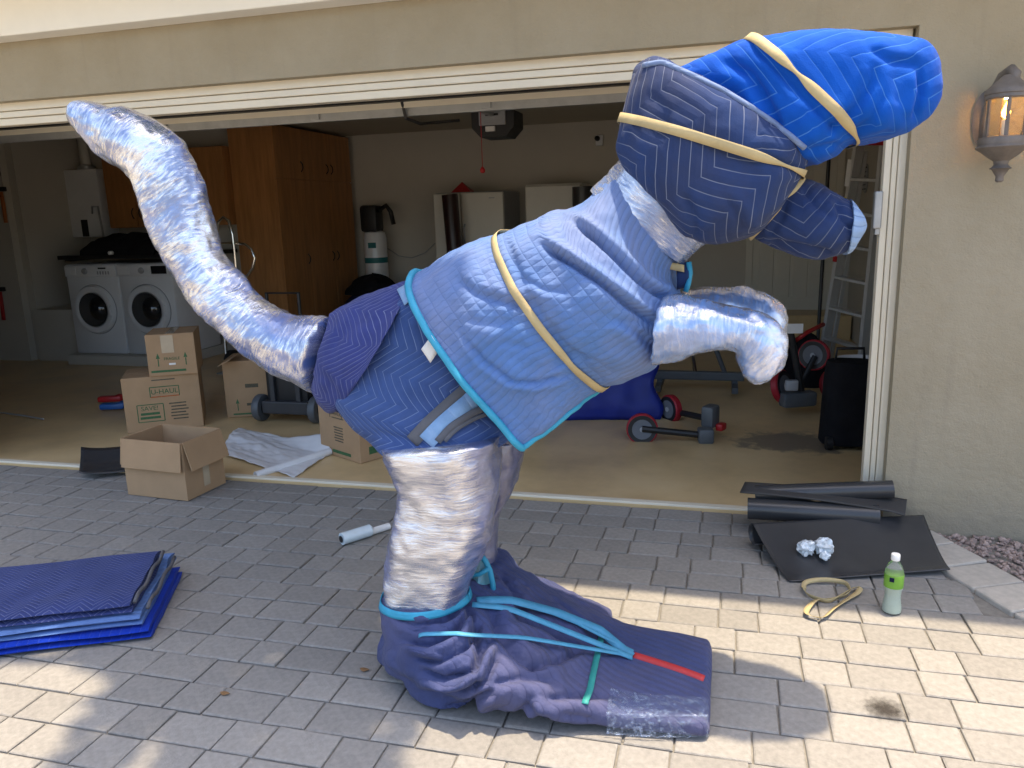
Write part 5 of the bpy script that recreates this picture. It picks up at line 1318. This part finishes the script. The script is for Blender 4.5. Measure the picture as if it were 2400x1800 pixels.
def plate(p, z, w, h, y=-.0012): return p
def box_closed(name, label, loc, rz, w, d, h, prints, tape=True):
    t = thing(name, label, 'box', loc, rz, 'cardboard moving boxes')
    MB().box((0, d / 2, h / 2), (w, d, h), bevel=.004).build('carton', 'cardboard', t)
    # flap seam and tape on the lid
    MB().box((0, d / 2, h + .0006), (w - .01, .006, .0012)).build('seam', 'cardboard_edge', t)
    if tape: MB().box((0, d / 2, h + .0018), (.06, d * .98, .0010), math.pi / 2 if False else 0).build('tape', 'packing_tape', t)
    for (kind, x, z, a, b, m) in prints:
        if kind == 'bar': MB().box((x, -.0008, z), (a, .0016, b)).build('print', m, t)
        elif kind == 'side': MB().box((-w / 2 - .0008, x, z), (.0016, a, b)).build('print', m, t)
        elif kind == 'text': lettering(b, a, Matrix.Translation((x, -.0014, z)) @ Matrix.Rotation(R(90), 4, 'X'), m, t)
        elif kind == 'frame':
            for (dx, dz, ww, hh) in ((0, b / 2, a, .006), (-a / 2, 0, .006, b), (a / 2, 0, .006, b)): MB().box((x + dx, -.0008, z + dz), (ww, .0016, hh)).build('print', m, t)
        elif kind == 'arrow':
            MB().add([(x - a, -.0012, z + b * .2), (x + a, -.0012, z + b * .2), (x, -.0012, z + b)], [(0, 1, 2)]).build('print', m, t); MB().box((x, -.0008, z - b * .4), (a * .5, .0016, b * 1.1)).build('print', m, t)
        elif kind == 'tape': MB().box((x, -.0010, z), (a, .0020, b)).build('tape', m, t)
    return t
B0, B1 = G(305, 1020), G(474, 1002)
bd = (B1 - B0); brz = math.atan2(bd.y, bd.x); bw = bd.length + .03
bl = [('frame', .02, .295, .20, .075, 'green_ink'), ('bar', .02, .258, .20, .008, 'orange_ink'), ('text', .02, .295, .052, 'U-HAUL', 'green_ink'), ('bar', .02, .385, .16, .008, 'dark_ink'),
      ('frame', -.09, .14, .18, .13, 'green_ink'), ('bar', -.09, .075, .18, .006, 'green_ink'), ('text', -.095, .175, .048, 'SAVE!', 'green_ink'), ('bar', -.095, .135, .13, .018, 'green_ink'), ('bar', -.095, .105, .14, .018, 'green_ink')]
for k in range(6): bl.append(('bar', .10 + .006 * (k % 3), .20 - .024 * k, .12 - .015 * (k % 2), .009, 'dark_ink'))
bl += [('side', .20, .25, .12, .02, 'green_ink'), ('side', .20, .20, .14, .015, 'dark_ink'), ('side', .20, .12, .12, .05, 'green_ink')]
bB = box_closed('moving_box', 'large printed cardboard box under a smaller box by the washing machines', (((B0 + B1) / 2).x, ((B0 + B1) / 2).y, .012), brz, bw, .42, .415, bl)
A0 = Vector((((B0 + B1) / 2).x, ((B0 + B1) / 2).y, .427)) + Vector((math.cos(brz), math.sin(brz), 0)) * .10 + Vector((-math.sin(brz), math.cos(brz), 0)) * -.02
al = [('tape', -.02, .235, .085, .13, 'packing_tape'), ('arrow', -.095, .12, .014, .05, 'green_ink'), ('arrow', .095, .12, .014, .05, 'green_ink'), ('text', .0, .125, .030, 'FRAGILE', 'green_ink'), ('bar', 0, .085, .045, .014, 'white_label'), ('bar', -.03, .035, .24, .016, 'green_ink'), ('bar', -.02, .21, .06, .006, 'green_ink'), ('bar', -.02, .24, .06, .006, 'green_ink'), ('bar', -.02, .27, .06, .006, 'green_ink')]
for k in range(5): al.append(('side', .20, .25 - .022 * k, .16 - .02 * (k % 2), .008, 'dark_ink'))
al += [('side', .20, .09, .10, .09, 'green_ink')]
bA = box_closed('moving_box', 'small taped cardboard box with arrows, on top of the large printed box', A0, brz - R(3), .335, .40, .31, al)
C0, C1 = G(527, 985), G(600, 972)
cd = C1 - C0; cl = [('arrow', -.09, .10, .014, .05, 'green_ink'), ('arrow', .14, .10, .014, .05, 'green_ink'), ('bar', .03, .10, .10, .02, 'dark_ink'), ('bar', .02, .025, .30, .012, 'green_ink'), ('bar', .03, .25, .10, .03, 'dark_ink'), ('bar', .13, .41, .05, .05, 'green_ink')]
bC = box_closed('moving_box', 'dim cardboard box with its lid open between the stacked boxes and rolling case', (C0.x + .17, C0.y + .10, .012), R(22), .36, .40, .45, cl, False)
MB().box((-.12, -.02 + .02, .47), (.10, .36, .004), M=Matrix.Rotation(R(-25), 4, 'Y')).build('flap', 'cardboard', bC)
D0 = G(846, 1092); D1 = G(782, 1071); dv = D0 - D1; drz = math.atan2(dv.y, dv.x)
dlst = [('frame', -.02, .29, .13, .06, 'dark_ink'), ('bar', 0.0, .262, .13, .006, 'dark_ink'), ('text', -.02, .29, .035, 'U-HAUL', 'dark_ink'), ('bar', 0.02, .035, .20, .02, 'green_ink')] + [('bar', .0, .20 - .018 * k, .10 - .012 * (k % 2), .007, 'dark_ink') for k in range(6)]
bD = box_closed('moving_box', 'cardboard box standing just behind the wrapped leg', (((D0 + D1) / 2).x - .07 * math.cos(drz), ((D0 + D1) / 2).y - .07 * math.sin(drz), .012), drz, dv.length + .14, .30, .40, dlst)
MB().box((.0008 + (dv.length + .14) / 2, .12, .07), (.0016, .10, .05)).build('print', 'green_ink', bD)
# open box with its flaps hanging down
O0, OL, OR_ = G(441, 1176), G(301, 1160), G(540, 1134)
e1 = (OL - O0); ow = e1.length; orz = math.atan2(-e1.y, -e1.x); e2 = OR_ - O0; od = e2.length
ob = thing('open_box', 'open empty cardboard box with its flaps folded down, on the driveway edge', 'box', (O0.x, O0.y, .004), orz)
oh = .335; tk = .005
for (c, s) in (((-ow / 2, tk / 2, oh / 2), (ow, tk, oh)), ((-ow / 2, od - tk / 2, oh / 2), (ow, tk, oh)), ((-tk / 2, od / 2, oh / 2), (tk, od - 2 * tk, oh)), ((-ow + tk / 2, od / 2, oh / 2), (tk, od - 2 * tk, oh))):
    MB().box(c, s).build('side_panel', 'cardboard', ob)
MB().box((-ow / 2, od / 2, tk / 2 + .0005), (ow - .012, od - .012, tk)).build('bottom_panel', 'cardboard', ob)
def flap(a, b, out, drop, spread):
    a, b, out = Vector(a), Vector(b), Vector(out)
    p = [a, b, b + out * spread + Vector((0, 0, -drop)), a + out * spread + Vector((0, 0, -drop))]
    MB().prism(p, out * tk + Vector((0, 0, .002))).build('flap', 'cardboard', ob)
flap((-ow + .004, -.001, oh), (-.004, -.001, oh), (0, -1, 0), .165, .020)
flap((.001, .006, oh), (.001, od - .004, oh), (1, 0, 0), .160, .045)
flap((-ow + .006, od + .001, oh), (-.006, od + .001, oh), (0, 1, 0), .15, .05)
flap((-ow - .001, .006, oh), (-ow - .001, od - .006, oh), (-1, 0, 0), .16, .03)
MB().box((.0012, od * .52, .10), (.0015, .05, .12)).build('tape', 'packing_tape', ob)
# black curved mat beside the open box
m0, m1 = G(190, 1122), G(300, 1100)
def bmf(u, v):
    p = G(188 + 112 * u, 1128 - 14 * u); q = G(196 + 112 * u, 1088 - 14 * u)
    r = p.lerp(q, v); r.z = .030 + .06 * v * v + .03 * (1 - u) ** 3; return r
tag(MB().sheet(bmf, 12, 10, .006).build('curled_mat', 'black_rubber', None, True), 'curled black plastic strip left of the open box', 'mat')
tag(MB().tube([G(-20, 972) + Vector((0, 0, .03)), G(60, 983) + Vector((0, 0, .03)), G(103, 991) + Vector((0, 0, .03))], .007, 6).build('thin_rod', 'grey_plastic', None), 'thin pale rod lying on the garage floor at the far left', 'rod')
for (x, y, m, l) in ((262, 950, 'red_plastic', 'red plastic scrap on the floor behind the printed box'), (268, 968, 'blue_plastic', 'blue plastic scrap on the floor behind the printed box')):
    p = G(x, y); q = thing('plastic_toy', l, 'scrap', (p.x - .05, p.y + .05, .012))
    MB().box((0, 0, .035), (.20, .08, .05), R(20), .015).build('body', m, q, 40); MB().lathe([(.01, 0), (.04, .01), (.04, .05), (.01, .06)], (.07, .03, .012), n=14).build('knob', m, q, 40)
# white foam sheet
W = [G(510, 1070), G(560, 1012), G(770, 1012), G(778, 1068), G(600, 1122)]
fa, fb, fc, fd = G(505, 1068), G(690, 1126), G(786, 1060), G(560, 1008)
def foam(u, v):
    p = (fa * (1 - u) + fb * u) * (1 - v) + (fd * (1 - u) + fc * u) * v
    z = .018 + .010 * (1 + math.sin(v * 11 + u * 3.5)) * (1 - .7 * u) + .016 * abs(noise.noise(Vector((u * 4, v * 6, 3)))) + .007 * noise.noise(Vector((u * 14, v * 14, 1))) + .10 * max(0, v - .78) * max(0, u - .55) * 18 * .6
    return Vector((p.x, p.y, max(.016, z)))
tag(MB().sheet(foam, 50, 50, .004).build('foam_sheet', 'foam_sheet', None, True), 'crumpled white foam sheet on the floor behind the open box', 'foam sheet')
sheet_roll('foam_roll', 'foam_sheet', G(600, 1122) + Vector((0, 0, .02)), G(775, 1070) + Vector((0, 0, .035)), .028, 'rolled front edge of white foam beside the cardboard box', 'foam roll', 1.8, .004)

# ------------------------------------------------------------------ on the driveway
# folded blankets, three high
quilt('stack_navy', (0.034, 0.048, 0.155), (0.22, 0.24, 0.40), 'chevron', 0.022, 0.10, R(0), 0.3, coords='Object', amt=0.6, line=0.0015)
quilt('stack_light', (0.11, 0.20, 0.44), (0.14, 0.20, 0.40), 'lines', 0.03, 0.1, 0, 0.4, coords='Object', amt=0.3)
quilt('stack_royal', (0.006, 0.035, 0.36), (0.05, 0.09, 0.42), 'lines', 0.035, 0.1, R(90), 0.4, coords='Object', amt=0.4)
S0 = G(358, 1500); srz = math.atan2(.23, .47)
sx_, sy_ = Vector((math.cos(srz), math.sin(srz), 0)), Vector((-math.sin(srz), math.cos(srz), 0))
def folded(name, label, m, z0, h, dx0, dy0, depth, length=1.25, seed=0, layers=2):
    t = thing(name, label, 'blanket', (S0.x, S0.y, z0), srz, 'folded moving blankets')
    for L_ in range(layers):
        hh = h / layers; zc = hh * (L_ + .5); ex = .006 * L_ * (-1) ** L_
        def fn(u, v):
            # cross-section: rounded fold at the front, open at the back
            tt = 2 * math.pi * v; e = 3.4; c, s = math.cos(tt), math.sin(tt)
            y = math.copysign(abs(c) ** (2 / e), c); z = math.copysign(abs(s) ** (2 / 2.2), s)
            x = -length * u + dx0 + ex + .012 * noise.noise(Vector((y * 2, seed + L_, 5)))
            yy = dy0 + depth / 2 + depth / 2 * y + .010 * noise.noise(Vector((u * 6, seed + L_ * 3, 1)))
            sag = .010 * noise.noise(Vector((u * 4, y * 2, seed))) * (1 if s > 0 else .2)
            return Vector((x, yy, zc + hh * .5 * z + sag))
        rings = [[fn(i / 26, k / 40) for k in range(40)] for i in range(27)]
        MB().rings(rings).build('fold', m, t, 60)
    return t
folded('folded_blanket', 'royal blue folded blanket, bottom of the stack on the driveway', 'stack_royal', .003, .048, -.005, .0, .56, seed=1)
folded('folded_blanket', 'light blue folded blanket, middle of the stack on the driveway', 'stack_light', .049, .044, -.035, .02, .60, seed=2)
nb = folded('folded_blanket', 'navy quilted folded blanket, top of the stack on the driveway', 'stack_navy', .091, .052, -.07, .04, .50, seed=3)
for k, xx in enumerate((-.062, -.02)):
    MB().tube([Vector((xx, .06 + .46 * i / 10, .012 + .03 * (1 - k) + .008 * math.sin(i * 1.3))) for i in range(11)], .008, 6).build('binding', 'grey_binding', nb, True)
# film dispenser roll
r0, r1, r2 = G(802, 1277), G(868, 1256), G(912, 1241)
fd_ = thing('film_dispenser', 'small roll of stretch film on a white plastic handle, lying on the driveway', 'film roll', r0)
MB().tube([r0 + Vector((0, 0, .030)), r1 + Vector((0, 0, .030))], .030, 20).build('roll', 'film_roll', fd_, 50, True)
MB().tube([r1 + Vector((0, 0, .028)), r1.lerp(r2, .15) + Vector((0, 0, .020)), r2 + Vector((0, 0, .018))], [.024, .017, .017], 16).build('handle', 'cap_white', fd_, 50, True)
MB().tube([r0 + (r0 - r1).normalized() * .004 + Vector((0, 0, .03)), r0 + (r0 - r1).normalized() * .006 + Vector((0, 0, .03))], .017, 14).build('core', 'black_plastic', fd_, 50, True)
# black rubber mats
lf_, rf_ = G(1851, 1362, .008), G(2227, 1333, .03); lb_, rb_ = G(1766, 1228, .12), G(2166, 1208, .12)
def mat_sheet(u, v):
    f = lf_.lerp(rf_, u); b = lb_.lerp(rb_, u)
    t = min(1, v / .80); p = f.lerp(b, t)
    h = (b.z - f.z) * (max(0, t - .10) / .90) ** 1.5
    z = f.z + h + (.010 * math.sin(u * 5.5 + t * 3 + .4) + .006 * math.sin(u * 11)) * t * (1.15 - t)
    if v > .80:
        a = (v - .80) / .20 * math.pi * 1.25; n_ = Vector((b.x - f.x, b.y - f.y, 0)).normalized(); r_ = .05
        p = b + n_ * (r_ * math.sin(a)); z = b.z - r_ + r_ * math.cos(a)
    return Vector((p.x, p.y, z))
tag(MB().sheet(mat_sheet, 40, 60, .005).build('rubber_mat', 'black_rubber', None, True), 'large black rubber mat half unrolled at the front of the pile', 'rubber mat')
m0_, m1_ = V(1752, 1192, 3.68), V(2060, 1205, 3.66)
sheet_roll('rubber_mat', 'black_rubber', (m0_.x, 3.68, max(.06, m0_.z)), (m1_.x, 3.66, max(.06, m1_.z - .01)), .055, 'black rubber mat rolled tight behind the half unrolled one', 'rubber mat', 2.6, .005)
tq = [V(1734, 1153, 3.68), V(2122, 1204, 3.62), V(2126, 1170, 3.77), V(1746, 1129, 3.78)]
def mat_top(u, v):
    r = (tq[0] * (1 - u) + tq[1] * u) * (1 - v) + (tq[3] * (1 - u) + tq[2] * u) * v
    r.z += .010 * math.sin(u * math.pi) * 1.2 - .03 * max(0, u - .92) * 8 * (1 - v) * .4
    return r
tag(MB().sheet(mat_top, 30, 8, .006).build('rubber_mat', 'rubber_back', None, True), 'flat dark rubber sheet lying across the rolled mats', 'rubber mat')
rc0, rc1 = V(1925, 1152, 3.755), V(2092, 1146, 3.755)
sheet_roll('rubber_mat', 'black_rubber', (rc0.x - .3, 3.745, rc0.z - .03), (rc1.x, 3.745, rc1.z), .045, 'rolled black mat at the back of the pile against the house wall', 'rubber mat', 2.4, .006)
# crumpled clear wrap on the mat
cw = G(1915, 1296, .055); cr = random.Random(4)
cwp = thing('crumpled_wrap', 'crumpled ball of clear plastic wrap lying on the black mat', 'plastic wrap', (cw.x, cw.y, cw.z - .012))
def crum(cx, cy, cz, r, s):
    bm = bmesh.new(); bmesh.ops.create_icosphere(bm, subdivisions=3, radius=r)
    for v in bm.verts: v.co *= 1 + .55 * noise.noise(v.co * 60 + Vector((s, s, s))); v.co += Vector((cx, cy, cz))
    bm.verts.index_update(); mb = MB().add([v.co.copy() for v in bm.verts], [[v.index for v in f.verts] for f in bm.faces]); bm.free(); return mb
crum(-.045, 0, .03, .034, 1).build('wad', 'clear_crumple', cwp); crum(.028, .012, .04, .038, 2).build('wad', 'clear_crumple', cwp); crum(.03, -.03, .015, .02, 5).build('wad', 'clear_crumple', cwp)
# tan strap loop on the pavers
lp = [(1884, 1385), (1890, 1372), (1930, 1367), (1975, 1372), (1990, 1385), (1985, 1398), (1950, 1408), (1915, 1412), (1895, 1430), (1890, 1445), (1905, 1452), (1930, 1452), (1955, 1430), (1985, 1410), (2010, 1395), (2015, 1384), (1995, 1388), (1975, 1400), (1945, 1414), (1915, 1408), (1892, 1398)]
LP = [G(x, y) for x, y in lp]
def catl(P, m=6):
    out = []; n = len(P)
    for i in range(n):
        a, b, c, d = P[i - 1], P[i], P[(i + 1) % n], P[(i + 2) % n]
        for k in range(m): out.append(cat(a, b, c, d, k / m))
    return out
LP = catl(LP); nl = len(LP)
def loop_fn(u, v):
    i = int(round(u * nl)) % nl; p = LP[i]; z = .010 + .006 * (1 + math.sin(u * 19)) * .5
    tg = (LP[(i + 1) % nl] - LP[i - 1]).normalized(); sd = Vector((-tg.y, tg.x, 0)); tw = .35 + 1.05 * math.sin(u * 9)
    return Vector((p.x, p.y, z)) + sd * ((v - .5) * .021 * math.cos(tw)) + Vector((0, 0, 1)) * ((v - .5) * .018 * math.sin(tw))
tag(MB().sheet(loop_fn, nl, 2, .0015).build('loose_strap', 'tan_strap', None, True), 'loose tan elastic strap looped on the pavers beside the bottle', 'strap')
# bottle
bt = G(2089, 1434)
bo = thing('drink_bottle', 'half clear drink bottle with green label and white cap on the pavers', 'bottle', (bt.x, bt.y, .001))
bp_ = [(.026, 0), (.033, .004), (.034, .012), (.033, .03), (.029, .055), (.028, .075), (.031, .095), (.0335, .105), (.0335, .155), (.032, .170), (.024, .192), (.0145, .206), (.013, .213), (.013, .222)]
MB().lathe(bp_, n=28).build('body', 'bottle_plastic', bo, 50)
MB().lathe([(r - .0018, z + .002) for r, z in bp_ if z < .112], n=28).build('drink', 'bottle_drink', bo, 50)
MB().lathe([(.0342, .107), (.0345, .11), (.0345, .155), (.0338, .158)], n=28).build('label_wrap', 'green_label', bo, 50)
MB().box((-.014, -.0335, .145), (.016, .004, .016), R(-20)).build('print', 'navy_cloth', bo)
MB().lathe([(.0150, .212), (.0158, .214), (.0158, .232), (.0145, .236), (.0, .2365)], n=24).build('cap', 'cap_white', bo, 50)
# dry leaf scraps
for (x, y, l) in ((855, 1572, 'small brown dry leaf on the pavers left of the wrapped feet'), (528, 1628, 'tiny reddish leaf scrap on the pavers near the blanket stack')):
    p = G(x, y); tag(MB().sheet(lambda u, v: Vector((p.x + .035 * (u - .5), p.y + .022 * (v - .5) * math.sin(math.pi * min(.98, u + .05)), .004 + .008 * abs(u - .5))), 6, 4, .001).build('dry_leaf', 'dry_leaf', None, True), l, 'leaf')

# dark smudge on a sunlit paver
def smudge_material():
    m, t, b = nodes_of('oil_smudge')
    vec = COORD(t)
    ln = t.nodes.new('ShaderNodeVectorMath'); ln.operation = 'LENGTH'; t.links.new(vec, ln.inputs[0])
    n1 = TEX(t, 'Noise', vec, Scale=45.0, Detail=7.0, Roughness=0.7)
    f = MATH(t, 'SUBTRACT', MATH(t, 'MULTIPLY', n1.outputs['Fac'], 0.11), ln.outputs['Value'])
    f = MATH(t, 'MULTIPLY', RAMP(t, MATH(t, 'MULTIPLY_ADD', f, 9.0, 0.5), [(0.38, (0, 0, 0)), (0.9, (1, 1, 1))]), 0.85)
    b.inputs['Base Color'].default_value = (0.035, 0.028, 0.022, 1); b.inputs['Roughness'].default_value = 0.9
    tr_ = t.nodes.new('ShaderNodeBsdfTransparent'); mx = t.nodes.new('ShaderNodeMixShader')
    t.links.new(f, mx.inputs[0]); t.links.new(tr_.outputs[0], mx.inputs[1]); t.links.new(b.outputs[0], mx.inputs[2])
    t.links.new(mx.outputs[0], t.nodes['Material Output'].inputs['Surface'])
smudge_material()
sp_ = G(2075, 1662, .003)
so = MB().add([(.085 * math.cos(k * math.pi / 12), .085 * math.sin(k * math.pi / 12), 0) for k in range(24)], [tuple(range(24))]).build('oil_stain', 'oil_smudge', None)
so.location = sp_; tag(so, 'dark sooty smudge on a sunlit paver in the foreground', 'stain')
